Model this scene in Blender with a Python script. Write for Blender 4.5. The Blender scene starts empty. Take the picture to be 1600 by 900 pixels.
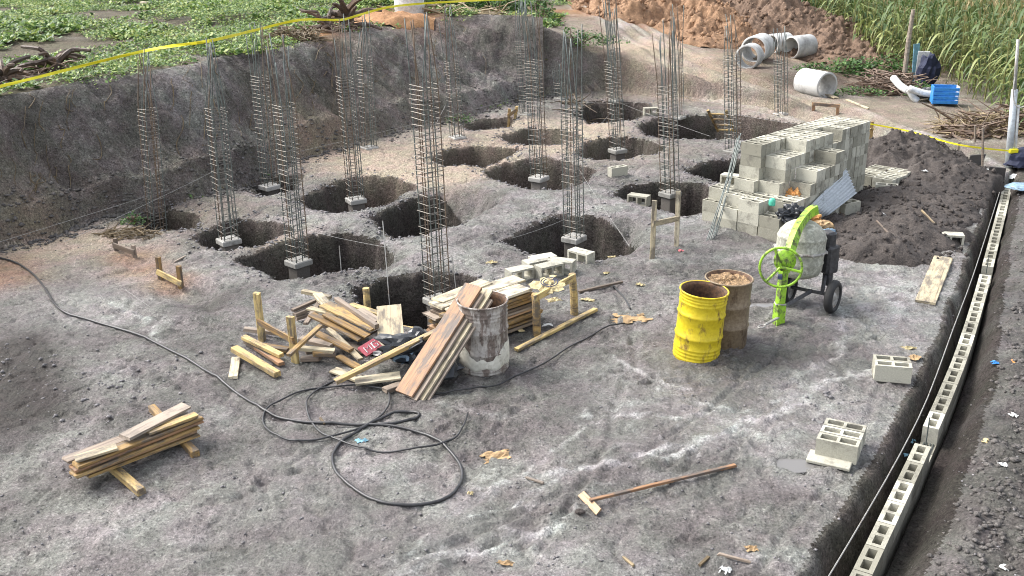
import bpy, bmesh, math, random
import numpy as np
from mathutils import Vector, Matrix

scene = bpy.context.scene
col = scene.collection
rnd = random.Random(7)
PI = math.pi

# ------------------------------------------------------------------ camera
F = 1550.0; TH = math.radians(20.9); H = 5.17; ROLL = 0.02
SWX, SHX = 1600.0, 900.0
cam_d = bpy.data.cameras.new('camera'); cam = bpy.data.objects.new('camera', cam_d); col.objects.link(cam)
cam_d.sensor_width = 36.0; cam_d.lens = 36.0 * F / SWX
cam_d.clip_start = 0.1; cam_d.clip_end = 1000.0
_c, _s = math.cos(ROLL), math.sin(ROLL)
def _dir(u, v):
    u, v = u * _c - v * _s, u * _s + v * _c
    return Vector((u, F * math.cos(TH) - v * math.sin(TH), -(F * math.sin(TH) + v * math.cos(TH))))
ax = (_dir(1, 0) - _dir(0, 0)).normalized(); az = -_dir(0, 0).normalized(); ay = az.cross(ax)
cam.matrix_world = Matrix(((ax.x, ay.x, az.x, 0), (ax.y, ay.y, az.y, 0), (ax.z, ay.z, az.z, H), (0, 0, 0, 1)))
scene.camera = cam
scene.render.resolution_x = 1024; scene.render.resolution_y = 576

# ------------------------------------------------------------------ light
SUN_EL = math.radians(48); SUN_AZ = math.radians(-68)      # from the left, a little beyond the site
w = bpy.data.worlds.new('World'); scene.world = w; w.use_nodes = True
nt = w.node_tree; nt.nodes.clear()
wo = nt.nodes.new('ShaderNodeOutputWorld'); bg = nt.nodes.new('ShaderNodeBackground')
sky = nt.nodes.new('ShaderNodeTexSky'); sky.sky_type = 'NISHITA'; sky.sun_disc = False
sky.sun_elevation = SUN_EL; sky.sun_rotation = SUN_AZ; sky.air_density = 1.0; sky.dust_density = 4.0; sky.ozone_density = 1.0
hs = nt.nodes.new('ShaderNodeHueSaturation'); hs.inputs['Saturation'].default_value = 0.35
nt.links.new(sky.outputs[0], hs.inputs['Color']); nt.links.new(hs.outputs[0], bg.inputs[0]); nt.links.new(bg.outputs[0], wo.inputs[0])
bg.inputs[1].default_value = 0.145
sd = bpy.data.lights.new('sun', 'SUN'); sd.energy = 1.25; sd.angle = math.radians(38); sd.color = (1.0, 0.96, 0.9)
sun = bpy.data.objects.new('sun', sd); col.objects.link(sun)
sdir = Vector((math.sin(SUN_AZ) * math.cos(SUN_EL), math.cos(SUN_AZ) * math.cos(SUN_EL), math.sin(SUN_EL)))
sun.rotation_euler = sdir.to_track_quat('Z', 'Y').to_euler(); sun.location = (0, 0, 30)
scene.view_settings.view_transform = 'Standard'; scene.view_settings.look = 'None'
scene.view_settings.gamma = 1.0; scene.view_settings.exposure = 1.42; scene.view_settings.use_curve_mapping = False
scene.render.engine = 'CYCLES'; scene.cycles.filter_width = 1.0

# ------------------------------------------------------------------ pixels of the photograph to places
def P(px, py, z=0.0):
    d = _dir(px - 800, py - 450); t = (z - H) / d.z
    return Vector((d.x * t, d.y * t, z))
def PD(px, py, Y):                                   # the point of a pixel's ray at distance Y along the ground
    d = _dir(px - 800, py - 450); t = Y / d.y
    return Vector((d.x * t, Y, H + d.z * t))

# ------------------------------------------------------------------ noise
_rs = np.random.RandomState(3)
_LAT = _rs.rand(512, 512)
def vnoise(x, y):
    xi = np.floor(x).astype(int); yi = np.floor(y).astype(int)
    fx = x - xi; fy = y - yi
    fx = fx * fx * (3 - 2 * fx); fy = fy * fy * (3 - 2 * fy)
    g = lambda a, b: _LAT[a & 511, b & 511]
    return (g(xi, yi) * (1 - fx) + g(xi + 1, yi) * fx) * (1 - fy) + (g(xi, yi + 1) * (1 - fx) + g(xi + 1, yi + 1) * fx) * fy
def fbm(x, y, f, o=4, gain=0.5):
    s = 0; a = 1; t = 0
    for k in range(o):
        s = s + a * (vnoise(x * f + 17.3 * k, y * f + 9.1 * k) - .5); t += a; a *= gain; f *= 2.03
    return s / t * 2
def sstep(a, b, x):
    t = np.clip((x - a) / (b - a), 0, 1); return t * t * (3 - 2 * t)
def seg_dist(X, Y, pts):
    d = np.full(X.shape, 1e9)
    for (x0, y0), (x1, y1) in zip(pts[:-1], pts[1:]):
        dx, dy = x1 - x0, y1 - y0
        t = np.clip(((X - x0) * dx + (Y - y0) * dy) / (dx * dx + dy * dy + 1e-12), 0, 1)
        d = np.minimum(d, np.hypot(X - x0 - t * dx, Y - y0 - t * dy))
    return d
def inside(X, Y, pts):
    r = np.zeros(X.shape, bool); n = len(pts)
    for i in range(n):
        x0, y0 = pts[i]; x1, y1 = pts[(i + 1) % n]
        if y0 == y1: continue
        c = ((Y < y0) != (Y < y1)) & (X < (x1 - x0) * (Y - y0) / (y1 - y0) + x0)
        r ^= c
    return r
def sdist(X, Y, pts):                                # positive inside
    d = seg_dist(X, Y, pts + [pts[0]])
    return np.where(inside(X, Y, pts), d, -d)
def pxy(lst, z=0.0):
    return [tuple(P(a, b, z)[:2]) for a, b in lst]

# ------------------------------------------------------------------ terrain
xs = np.concatenate([-np.geomspace(150, 10.6, 34), np.arange(-10.5, 11.6, 0.036), np.geomspace(11.7, 150, 34)])
ys = np.concatenate([np.linspace(-6, 4.9, 12), np.arange(5.0, 15.0, .032), np.arange(15.0, 24, .043), np.arange(24, 36, .09), np.geomspace(36.1, 300, 50)])
X, Y = np.meshgrid(xs, ys, indexing='ij')

BANK_H = 2.2
base_px = [(-420, 520), (-200, 450), (0, 388), (70, 370), (135, 345), (200, 328), (300, 310), (380, 285), (460, 250), (530, 232), (650, 197), (725, 183), (800, 160), (850, 150)]
top_px = [(-420, 255), (-200, 195), (0, 150), (60, 140), (130, 125), (220, 113), (300, 100), (345, 88), (430, 76), (520, 52), (640, 33), (700, 24), (770, 22), (850, 27)]
base_l = pxy(base_px, 0.0); top_l = pxy(top_px, BANK_H)
cut_px = [(850, 146), (880, 146), (950, 141), (1030, 150), (1120, 156), (1200, 168), (1268, 186)]
cut_l = pxy(cut_px, 0.0)
BIG = 200.0
exc = base_l + cut_l + [tuple(P(1400, 225)[:2]), tuple(P(1600, 285)[:2]), (BIG, 22.0), (BIG, -60), (-30, -60), (-30, base_l[0][1])]
dexc = sdist(X, Y, exc)                              # > 0 on the floor of the excavation
ups = [(a[0], a[1], BANK_H) for a in top_l]
for px, py, z in [(0, 40, 2.3), (300, 20, 2.3), (600, 0, 2.35), (860, 50, 1.75), (880, 76, 1.33), (930, 95, .92), (990, 107, .78), (1060, 130, .5), (1140, 148, .3), (1268, 186, .03),
                  (900, 30, 1.7), (1000, 70, 1.15), (1100, 90, .8), (1170, 108, .55), (1280, 150, .15), (1340, 95, .15), (1400, 150, 0), (1500, 200, 0), (1600, 290, 0), (1600, 150, 0), (1500, 100, 0), (1450, 60, 0)]:
    p = P(px, py, z); ups.append((p.x, p.y, z))
ups += [(-30, 30, 2.4), (-30, 15, 2.3), (-20, 60, 2.4), (0, 80, 2.2), (30, 60, 0), (60, 30, 0), (40, 120, .5), (-60, 100, 2.4), (60, -20, 0), (30, 20, 0)]
num = np.zeros(X.shape); den = np.zeros(X.shape)
for a, b, z in ups:
    wgt = 1.0 / (((X - a) ** 2 + (Y - b) ** 2) + .15) ** 1.6
    num += wgt * z; den += wgt
UP = num / den
dbase = seg_dist(X, Y, base_l); dtop = seg_dist(X, Y, top_l)
poly_bank = base_l + top_l[::-1]
inb = inside(X, Y, poly_bank) & (dexc < 0)
tb = dbase / (dbase + dtop + 1e-6)
bank_u = (X * .8 - Y * .6)
bs = X * .6 + Y * .8; bn = -.8 * X + .6 * Y
streak = fbm((bs + .55 * bn) * 4.5, bn * .8, 1.0, 4, .6) + .6 * (.3 - np.abs(fbm((bs + .7 * bn) * 2.2 + 7, bn * .5, 1.0, 3)))
nb = fbm(X, Y, .9, 4)
cutf = .30 + .10 * fbm(X, Y, .35, 2)
prof = np.where(tb < .12, tb / .12 * cutf, cutf + (1 - cutf) * sstep(.02, 1.0, (tb - .12) / .88) ** .9)
zb = prof * BANK_H + (nb * .24 + streak * .24 + .14 * fbm(X, Y, 2.6, 5, .68) + .05 * fbm(X, Y, 11, 3, .7)) * np.clip(np.minimum(tb * 4, (1 - tb) * 3), 0, 1)
# the cut at the far side
dcut = seg_dist(X, Y, cut_l)
floor = fbm(X, Y, .22, 3) * .05 + fbm(X, Y, 1.1, 4) * .042 + fbm(X, Y, 5.5, 4, .7) * .024
tr_ = np.abs(fbm(X, Y, 1.7, 3)); floor -= .03 * np.clip(1 - tr_ * 9, 0, 1); tr2 = np.abs(fbm(X + 31, Y, 3.1, 3)); floor -= .022 * np.clip(1 - tr2 * 8, 0, 1)
clod = fbm(X, Y, 9.0, 2); floor += .03 * np.clip(clod - .1, 0, 1)
upz = UP + fbm(X, Y, .5, 3) * .06 + fbm(X, Y, 4.0, 3) * .03
step_ = sstep(0.0, .28, -dexc)
Z = floor * (1 - step_) + upz * step_
Z = np.where(inb, zb + floor * (1 - np.clip(tb * 6, 0, 1)), Z)
# soft ledges along the road: wheel ruts
rut_px = [(895, 45), (960, 95), (1060, 128), (1200, 150), (1330, 185), (1450, 225), (1560, 275)]
for off in (0.0, .55, 1.5, 2.1):
    rl = [(a + .4 * off, b + .9 * off) for a, b in pxy(rut_px, .4)]
    dr = seg_dist(X, Y, rl); rut_m = np.maximum(globals().get('rut_m', 0), np.exp(-((dr - .28) / .14) ** 2)); Z -= np.where(dexc < .3, .11 * np.exp(-(dr / .16) ** 2) - .04 * np.exp(-((dr - .3) / .16) ** 2), 0)

pits = [  # rim polygon in pixels, depth, slope width
    ([(795, 371), (835, 350), (880, 333), (925, 333), (965, 345), (985, 358), (965, 380), (922, 398), (870, 391), (825, 382)], 1.25, .16),
    ([(968, 299), (990, 285), (1032, 280), (1095, 281), (1124, 296), (1112, 315), (1070, 326), (1015, 310)], 1.2, .16),
    ([(1077, 260), (1112, 249), (1150, 244), (1200, 250), (1190, 268), (1125, 272)], 1.0, .18),
    ([(757, 263), (790, 248), (830, 243), (880, 247), (918, 262), (905, 277), (870, 289), (820, 287), (785, 278)], 1.1, .2),
    ([(905, 233), (925, 216), (960, 207), (1000, 211), (1032, 222), (1015, 235), (965, 243), (918, 240)], 1.0, .2),
    ([(678, 243), (700, 232), (740, 223), (805, 228), (785, 241), (750, 252), (700, 254)], 1.0, .2),
    ([(470, 306), (515, 286), (560, 271), (612, 275), (637, 287), (597, 308), (552, 321), (515, 321)], 1.1, .2),
    ([(588, 333), (604, 322), (650, 303), (690, 300), (725, 315), (700, 349), (657, 360), (622, 363)], 1.2, .15),
    ([(378, 396), (425, 376), (475, 365), (530, 359), (578, 368), (597, 388), (552, 409), (500, 419), (437, 428)], 1.2, .18),
    ([(312, 362), (335, 347), (372, 337), (420, 338), (446, 350), (405, 371), (345, 383)], 1.1, .18),
    ([(205, 333), (250, 318), (300, 328), (296, 343), (240, 350)], .6, .3),
    ([(392, 283), (425, 270), (462, 268), (455, 288), (415, 297)], .6, .3),
    ([(563, 447), (600, 431), (660, 424), (725, 428), (762, 450), (742, 482), (690, 503), (620, 492), (578, 474)], 1.2, .18),
    ([(898, 170), (935, 152), (1000, 153), (1020, 166), (985, 180), (930, 186)], 1.0, .3),
    ([(1002, 192), (1040, 178), (1120, 172), (1200, 180), (1262, 190), (1235, 203), (1180, 212), (1120, 210), (1060, 210), (1020, 203)], .9, .3),
    ([(785, 208), (830, 195), (885, 199), (902, 210), (860, 222), (808, 219)], .9, .3),
    ([(725, 192), (760, 181), (800, 180), (790, 192), (745, 198)], .6, .3),
]
ramps = [([(950, 340), (995, 342), (1012, 362), (975, 388), (930, 392)], .45, .5),
         ([(690, 296), (750, 300), (782, 312), (720, 345), (690, 350)], .5, .6),
         ([(240, 448), (330, 440), (350, 470), (330, 486), (270, 470)], .16, .5),
         ([(560, 405), (610, 380), (640, 395), (600, 420)], .2, .5)]
pit_id = np.zeros(X.shape, int)
for pk_, (poly, dep, wd) in enumerate(ramps + pits):
    pl = pxy(poly); bx0 = min(p[0] for p in pl) - 1.2; bx1 = max(p[0] for p in pl) + 1.2; by0 = min(p[1] for p in pl) - 1.2; by1 = max(p[1] for p in pl) + 1.2
    i0, i1 = np.searchsorted(xs, [bx0, bx1]); j0, j1 = np.searchsorted(ys, [by0, by1])
    sx, sy = X[i0:i1, j0:j1], Y[i0:i1, j0:j1]
    d = sdist(sx, sy, pl) + .10 + fbm(sx, sy, 1.6, 3) * .10 + fbm(sx, sy, 3.4, 3, .6) * .06
    wd = wd * 1.1 if wd < .25 else wd; k = sstep(0, wd, d); k2 = sstep(wd, wd + .4, d)
    rim = .11 * np.exp(-np.clip(-d, 0, 9) / .22) * (d < 0) + .11 * (d >= 0)
    dz = -rim - (dep + .25 - .11) * (.86 * k + .14 * k2) if wd < .45 else -dep * sstep(-.1, wd, d)
    Z[i0:i1, j0:j1] += dz
    if pk_ >= len(ramps): pit_id[i0:i1, j0:j1] = np.where(d > -.07, pk_ - len(ramps) + 1, pit_id[i0:i1, j0:j1])

# boot prints and barrow tracks trodden into the mud
rf = random.Random(31)
def dent(x, y, a, L, Wd, dep):
    i0, i1 = np.searchsorted(xs, [x - .35, x + .35]); j0, j1 = np.searchsorted(ys, [y - .35, y + .35])
    sx, sy = X[i0:i1, j0:j1] - x, Y[i0:i1, j0:j1] - y; u_ = (sx * math.cos(a) + sy * math.sin(a)) / L; v_ = (-sx * math.sin(a) + sy * math.cos(a)) / Wd
    q = np.sqrt(u_ ** 2 + v_ ** 2); Z[i0:i1, j0:j1] += -dep * (1 - sstep(.7, 1.05, q)) + dep * .55 * np.exp(-((q - 1.3) / .22) ** 2)
for pa, pb_, n_ in (((300, 800), (900, 600), 20), ((900, 600), (1250, 560), 14), ((1250, 560), (1100, 800), 14), ((200, 560), (600, 700), 18), ((700, 860), (1250, 640), 22), ((1000, 430), (1200, 420), 14), ((1300, 560), (1450, 450), 12), ((350, 700), (500, 860), 12), ((80, 470), (330, 520), 16), ((950, 480), (1040, 640), 12), ((500, 440), (800, 400), 16), ((850, 560), (700, 780), 16)):
    p, q = P(*pa), P(*pb_); a = math.atan2(q.y - p.y, q.x - p.x)
    for k in range(n_):
        t_ = (k + rf.uniform(-.2, .2)) / n_; c_ = p.lerp(q, t_); sd_ = (.11 if k % 2 else -.11) + rf.uniform(-.12, .12)
        dent(c_.x - math.sin(a) * sd_, c_.y + math.cos(a) * sd_, a + rf.uniform(-.35, .35), .15, .058, rf.uniform(.012, .028))
for path in ([(1240, 520), (1120, 640), (900, 760), (600, 890)], [(960, 440), (1000, 560), (940, 700), (820, 880)], [(1330, 480), (1400, 560), (1330, 700), (1180, 890)], [(60, 450), (250, 500), (420, 500)]):
    dd = seg_dist(X + .1 * fbm(X, Y, 1.0, 2), Y + .1 * fbm(Y, X, 1.0, 2), pxy(path)); Z += -.022 * np.exp(-(dd / .035) ** 2) + .012 * np.exp(-((dd - .075) / .03) ** 2)
# trench with the block wall along the right
tl_px = [(1180, 1010), (1235, 930), (1257, 900), (1330, 800), (1398, 690), (1440, 605), (1475, 525), (1510, 430), (1540, 345), (1556, 296)]
wl_px = [(1280, 1030), (1330, 930), (1352, 885), (1400, 785), (1440, 700), (1480, 610), (1507, 540), (1533, 455), (1555, 370), (1570, 310), (1579, 266)]
WT = -0.10                                            # top of the wall
tl = pxy(tl_px); wl = pxy(wl_px, WT)
def offs(pl, dlist):
    out = []
    for i, (a, b) in enumerate(pl):
        q0 = pl[max(i - 1, 0)]; q1 = pl[min(i + 1, len(pl) - 1)]
        t = Vector((q1[0] - q0[0], q1[1] - q0[1])).normalized()
        out.append((a + t.y * dlist[i], b - t.x * dlist[i]))
    return out
wr = offs(wl, [.40, .40, .38, .42, .36, .40, .30, .20, .16, .14, .12])
tpoly = tl + wr[::-1]
dt = sdist(X, Y, tpoly) + fbm(X, Y, 2.2, 3) * .05
kt = sstep(-.05, .20, dt)
right = inside(X, Y, [wl[0]] + wl + [(14, 22), (60, 22), (60, 3)])
soil = fbm(X, Y, .7, 3) * .12 + fbm(X, Y, 2.6, 4, .6) * .13 + .10
Z = np.where(right & (dexc > 0), np.where(dt < 0, soil * sstep(0, .35, -dt) + Z * (1 - sstep(0, .35, -dt)), Z), Z)
wcen = seg_dist(X, Y, wl); rgap = np.where(right, .40, 0.0) * sstep(.02, .14, wcen)
Z = Z * (1 - kt) + kt * (-.74 + rgap + .04 * fbm(X, Y, 3, 3))
PUD = [(1242, 722, .15, .09), (1196, 474, .18, .08), (1290, 655, .10, .04), (1385, 505, .12, .05)]
pud_z = []
for px, py, rx, ry in PUD:                            # shallow dishes that hold water
    p = P(px, py); q_ = np.sqrt(((X - p.x) / (rx * 1.25)) ** 2 + ((Y - p.y) / (ry * 1.25)) ** 2) + .25 * fbm(X, Y, 6, 2); k_ = 1 - sstep(.75, 1.5, q_)
    i_, j_ = np.searchsorted(xs, p.x), np.searchsorted(ys, p.y); zl = float(np.median(Z[i_ - 4:i_ + 5, j_ - 3:j_ + 4])); pud_z.append(zl - .026)
    Z = Z * (1 - k_) + k_ * (zl - .048 + .5 * (Z - zl))

def gz(x, y):
    i = min(max(np.searchsorted(xs, x) - 1, 0), len(xs) - 2); j = min(max(np.searchsorted(ys, y) - 1, 0), len(ys) - 2)
    fx = (x - xs[i]) / (xs[i + 1] - xs[i]); fy = (y - ys[j]) / (ys[j + 1] - ys[j])
    return float((Z[i, j] * (1 - fx) + Z[i + 1, j] * fx) * (1 - fy) + (Z[i, j + 1] * (1 - fx) + Z[i + 1, j + 1] * fx) * fy)
def G(px, py, z0=0.0, dz=0.0):                        # the ground point seen at a pixel
    z = z0
    for _ in range(6):
        p = P(px, py, z); z = .5 * z + .5 * gz(p.x, p.y)
    p = P(px, py, z); p.z = gz(p.x, p.y) + dz
    return p

# soil masks: tan, dark, wet, red
def blobs(lst):
    m = np.zeros(X.shape)
    for px, py, z, r, s in lst:
        p = P(px, py, z); m += s * np.exp(-(((X - p.x) ** 2 + (Y - p.y) ** 2) / r ** 2))
    return m
nz = fbm(X, Y, .8, 4)
m_tan = blobs([(140, 372, 0, 1.1, .9), (60, 400, 0, .9, .5), (660, 255, 0, 1.6, .8), (600, 245, 0, 1.4, .9), (760, 210, 0, 2.0, .8), (870, 225, 0, 1.6, .6), (720, 265, 0, 1.2, .6), (500, 245, 0, 1, .5), (900, 190, 0, 1.5, .6), (330, 320, 0, 1.2, .3), (1010, 235, 0, 1.4, .3), (430, 365, 0, .7, .4),
               (1010, 85, .9, 2.2, .7), (1180, 135, .3, 2, .6), (1350, 185, .0, 2.5, .4)]) * (1 + .9 * nz)
m_dark = blobs([(5, 550, 0, .8, 1.5), (0, 640, 0, .7, 1.4), (30, 590, 0, .5, .8), (100, 650, 0, .4, .3), (1390, 240, 0, 1.3, .9), (1480, 290, 0, 1.2, .8), (1400, 340, 0, .9, .7), (1300, 460, 0, .5, .3), (330, 470, 0, .5, .7), (740, 600, 0, .8, .4), (1270, 560, 0, .9, .25), (1130, 585, 0, .7, .35), (1250, 135, .2, 2, .6)]) * (1 + .7 * nz) + np.where(right, .62, 0)
m_wet = blobs([(1330, 420, 0, 1.3, .7), (1100, 335, 0, 1.0, .5), (1450, 450, 0, 1.0, .8), (1420, 520, 0, .8, .6), (1290, 640, 0, 1.1, .8), (1240, 720, 0, .35, 1.2), (1080, 660, 0, 1.0, .6), (980, 590, 0, .8, .4), (760, 850, 0, 1.0, .5), (420, 800, 0, 1.2, .3), (130, 480, 0, 1.0, .4), (1450, 330, 0, .8, .9)]) * (1 + 1.1 * fbm(X, Y, 2.0, 4))
m_red = blobs([(205, 395, 0, .5, .7), (225, 420, 0, .45, .7), (270, 440, 0, .4, .6), (10, 430, 0, .6, .9), (20, 410, 0, .5, .5), (1100, 30, 1, 4, 1), (930, 20, 1.5, 3, .8), (1270, 80, .3, 4, 1), (590, 28, 2.2, 1.6, 1.6), (480, 55, 2.2, 1.0, .9)]) * (1 + .9 * nz)
strk = np.zeros(X.shape)
for path, wd_, s_ in (([(640, 880), (760, 862), (860, 825), (905, 800)], .10, 1.0), ([(780, 760), (860, 740), (960, 725), (1060, 700), (1150, 680)], .16, .8), ([(1040, 722), (1120, 690), (1200, 655), (1300, 592), (1370, 580)], .13, 1.0), ([(900, 650), (990, 640), (1060, 650), (1130, 640)], .10, .7), ([(960, 560), (1010, 590), (1080, 605)], .08, .7), ([(720, 815), (800, 790), (900, 735)], .06, .8), ([(940, 640), (880, 700), (820, 740), (740, 770)], .07, .5), ([(180, 470), (230, 510), (240, 540)], .12, .5), ([(1300, 470), (1340, 520), (1290, 560), (1230, 600)], .2, .5), ([(560, 560), (700, 640), (780, 650)], .09, .4), ([(1100, 620), (1160, 640), (1230, 620)], .1, .6)):
    wx, wy = X + .22 * fbm(X, Y, 1.6, 3), Y + .22 * fbm(Y, X, 1.6, 3)
    dd = seg_dist(wx, wy, pxy(path)); fil = np.abs(fbm(wx, wy, 2.6, 3)); line = np.exp(-(dd / (wd_ * .38)) ** 2) + .8 * np.exp(-(dd / (wd_ * 2.6)) ** 2) * np.exp(-(fil / .05) ** 2)
    strk = np.maximum(strk, np.clip(s_ * 1.1 * line * np.clip(.8 + 1.3 * fbm(X, Y, 9, 2), 0, 1), 0, 1))
strk += blobs([(1345, 415, 0, .7, .55), (1440, 470, 0, .7, .6), (1425, 335, 0, .5, .8), (1110, 335, 0, .8, .45), (1330, 480, 0, .7, .5), (1060, 300, 0, .6, .3), (1300, 610, 0, .6, .4), (960, 320, 0, .7, .3), (90, 500, 0, .6, .3), (450, 480, 0, .8, .25), (300, 420, 0, .9, .3), (700, 390, 0, 1.2, .25), (560, 345, 0, 1.0, .3), (820, 310, 0, 1.2, .3)]) * np.clip(.5 + 1.6 * fbm(X, Y, 5, 4, .65), 0, 1.2)  # pale blotches, those at right painting wet sheen into the mud colour
strk += .30 * np.clip(fbm(X * .8 + Y * .25, Y * 1.6, .9, 4, .6) * 2.4 - .35, 0, 1)
strk = np.where(dexc < .3, np.maximum(strk, .75 * rut_m * np.clip(.6 + 1.5 * fbm(X, Y, 1.2, 3), 0, 1)), strk)
Z += .012 * strk * (dexc > 0)
MASK = np.stack([np.clip(m_tan * 1.3, 0, 1), np.clip(m_dark, 0, 1), np.clip(m_wet, 0, 1), np.clip(m_red, 0, 1)], -1)

# ------------------------------------------------------------------ materials
def newmat(name):
    m = bpy.data.materials.new(name); m.use_nodes = True
    n = m.node_tree.nodes; l = m.node_tree.links
    b = n['Principled BSDF']
    return m, n, l, b
def ramp(n, stops, interp='LINEAR'):
    r = n.new('ShaderNodeValToRGB'); cr = r.color_ramp; cr.interpolation = interp
    cr.elements[0].position = stops[0][0]; cr.elements[0].color = (*stops[0][1], 1)
    cr.elements[1].position = stops[-1][0]; cr.elements[1].color = (*stops[-1][1], 1)
    for p, c in stops[1:-1]:
        e = cr.elements.new(p); e.color = (*c, 1)
    return r
def mixc(n, l, fac, a, b, mode='MIX'):
    m = n.new('ShaderNodeMix'); m.data_type = 'RGBA'; m.blend_type = mode
    if isinstance(fac, (int, float)): m.inputs[0].default_value = fac
    else: l.new(fac, m.inputs[0])
    for s, v in ((m.inputs[6], a), (m.inputs[7], b)):
        if isinstance(v, tuple): s.default_value = (*v, 1)
        else: l.new(v, s)
    return m.outputs[2]
def noise(n, l, co, scale, detail=4, rough=.55):
    t = n.new('ShaderNodeTexNoise'); t.inputs['Scale'].default_value = scale; t.inputs['Detail'].default_value = detail; t.inputs['Roughness'].default_value = rough
    l.new(co, t.inputs['Vector']); return t.outputs['Fac']
def mapping(n, l, co, sc):
    m = n.new('ShaderNodeMapping'); m.inputs['Scale'].default_value = sc; l.new(co, m.inputs['Vector']); return m.outputs[0]
def math_(n, l, op, a, b=None):
    m = n.new('ShaderNodeMath'); m.operation = op
    for s, v in ((m.inputs[0], a), (m.inputs[1], b)):
        if v is None: continue
        if isinstance(v, (int, float)): s.default_value = v
        else: l.new(v, s)
    return m.outputs[0]
def bump(n, l, b, h, strength=.5, dist=.02):
    k = n.new('ShaderNodeBump'); k.inputs['Strength'].default_value = strength; k.inputs['Distance'].default_value = dist
    l.new(h, k.inputs['Height']); l.new(k.outputs[0], b.inputs['Normal'])

def soil_mat(name, c0, c1, c2, grit=1.0, wet=True):
    m, n, l, b = newmat(name)
    co = n.new('ShaderNodeTexCoord').outputs['Object']
    at = n.new('ShaderNodeAttribute'); at.attribute_name = 'soil'
    sp = n.new('ShaderNodeSeparateColor'); l.new(at.outputs['Color'], sp.inputs[0])
    n1 = noise(n, l, co, 1.1, 6, .65); n2 = noise(n, l, co, 11, 5, .7); n3 = noise(n, l, co, 55, 4, .75)
    v = n.new('ShaderNodeTexVoronoi'); v.feature = 'F1'; v.inputs['Scale'].default_value = 26; l.new(co, v.inputs['Vector'])
    h = math_(n, l, 'ADD', math_(n, l, 'MULTIPLY', n2, .9), math_(n, l, 'MULTIPLY', n3, .55))
    h = math_(n, l, 'ADD', h, math_(n, l, 'MULTIPLY', v.outputs['Distance'], .25))
    n0 = noise(n, l, co, .45, 4, .6)
    mixf = math_(n, l, 'ADD', math_(n, l, 'MULTIPLY', n1, .45), math_(n, l, 'MULTIPLY', n2, .40))
    mixf = math_(n, l, 'ADD', mixf, math_(n, l, 'MULTIPLY', math_(n, l, 'SUBTRACT', n0, .36), .55))
    c = ramp(n, [(.3, c0), (.5, c1), (.72, c2)]); l.new(mixf, c.inputs[0])
    cc = c.outputs[0]
    sk = n.new('ShaderNodeAttribute'); sk.attribute_name = 'streak'
    cc = mixc(n, l, math_(n, l, 'MULTIPLY', sk.outputs['Fac'], .9), cc, mixc(n, l, n2, (.26, .255, .25), (.58, .57, .565)))
    cc = mixc(n, l, sp.outputs[0], cc, mixc(n, l, n2, (.24, .18, .13), (.50, .42, .34)))
    cc = mixc(n, l, math_(n, l, 'MULTIPLY', at.outputs['Alpha'], .9), cc, mixc(n, l, n2, (.16, .08, .04), (.44, .23, .11)))
    cc = mixc(n, l, math_(n, l, 'MULTIPLY', sp.outputs[1], .97), cc, mixc(n, l, n2, (.012, .010, .009), (.068, .058, .052)))
    # fine dark and pale grains
    n4 = noise(n, l, co, 30, 3, .7)
    g = ramp(n, [(.37, (.17, .165, .165)), (.45, (.74, .74, .74)), (.55, (1.12, 1.12, 1.12)), (.66, (2.2, 2.2, 2.2))]); l.new(math_(n, l, 'ADD', math_(n, l, 'MULTIPLY', n3, .5), math_(n, l, 'MULTIPLY', n4, .5)), g.inputs[0])
    cc = mixc(n, l, .9, cc, mixc(n, l, 1.0, cc, g.outputs[0], 'MULTIPLY'))
    # greenish and violet tinges of wet clay
    tin = ramp(n, [(.38, (.965, 1.03, .97)), (.62, (1.035, .985, 1.015))]); l.new(noise(n, l, co, 2.3, 3), tin.inputs[0])
    cc = mixc(n, l, 1.0, cc, tin.outputs[0], 'MULTIPLY')
    l.new(cc, b.inputs['Base Color'])
    if wet:
        wr_ = ramp(n, [(-.0, (.60,) * 3), (.3, (.42,) * 3), (.75, (.12,) * 3)])
        l.new(math_(n, l, 'ADD', sp.outputs[2], math_(n, l, 'MULTIPLY', math_(n, l, 'SUBTRACT', n1, .5), .9)), wr_.inputs[0])
        l.new(wr_.outputs[0], b.inputs['Roughness'])
    else: b.inputs['Roughness'].default_value = .85
    b.inputs['Specular IOR Level'].default_value = .12
    if wet: l.new(math_(n, l, 'ADD', .24, math_(n, l, 'MULTIPLY', sp.outputs[2], .75)), b.inputs['Specular IOR Level'])
    bump(n, l, b, h, (.9 if wet else 1.0) * grit, .045)
    return m
M = {}
M['mud'] = soil_mat('mud', (.060, .055, .052), (.150, .140, .134), (.32, .304, .292))
M['bank'] = soil_mat('bank_soil', (.055, .049, .046), (.185, .170, .160), (.46, .43, .41), 1.8, False)
M['pit'] = soil_mat('shaded_dug_soil', (.034, .029, .026), (.088, .078, .070), (.19, .17, .156), 1.4, False)  # dark dug soil, colour pushed darker to paint shade inside pits and trench
M['road'] = soil_mat('road_soil', (.10, .085, .07), (.215, .19, .16), (.40, .37, .33), 1.0, False)
M['field'] = soil_mat('field_soil', (.05, .042, .03), (.11, .095, .07), (.19, .165, .12), 1.0, False)

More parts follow.
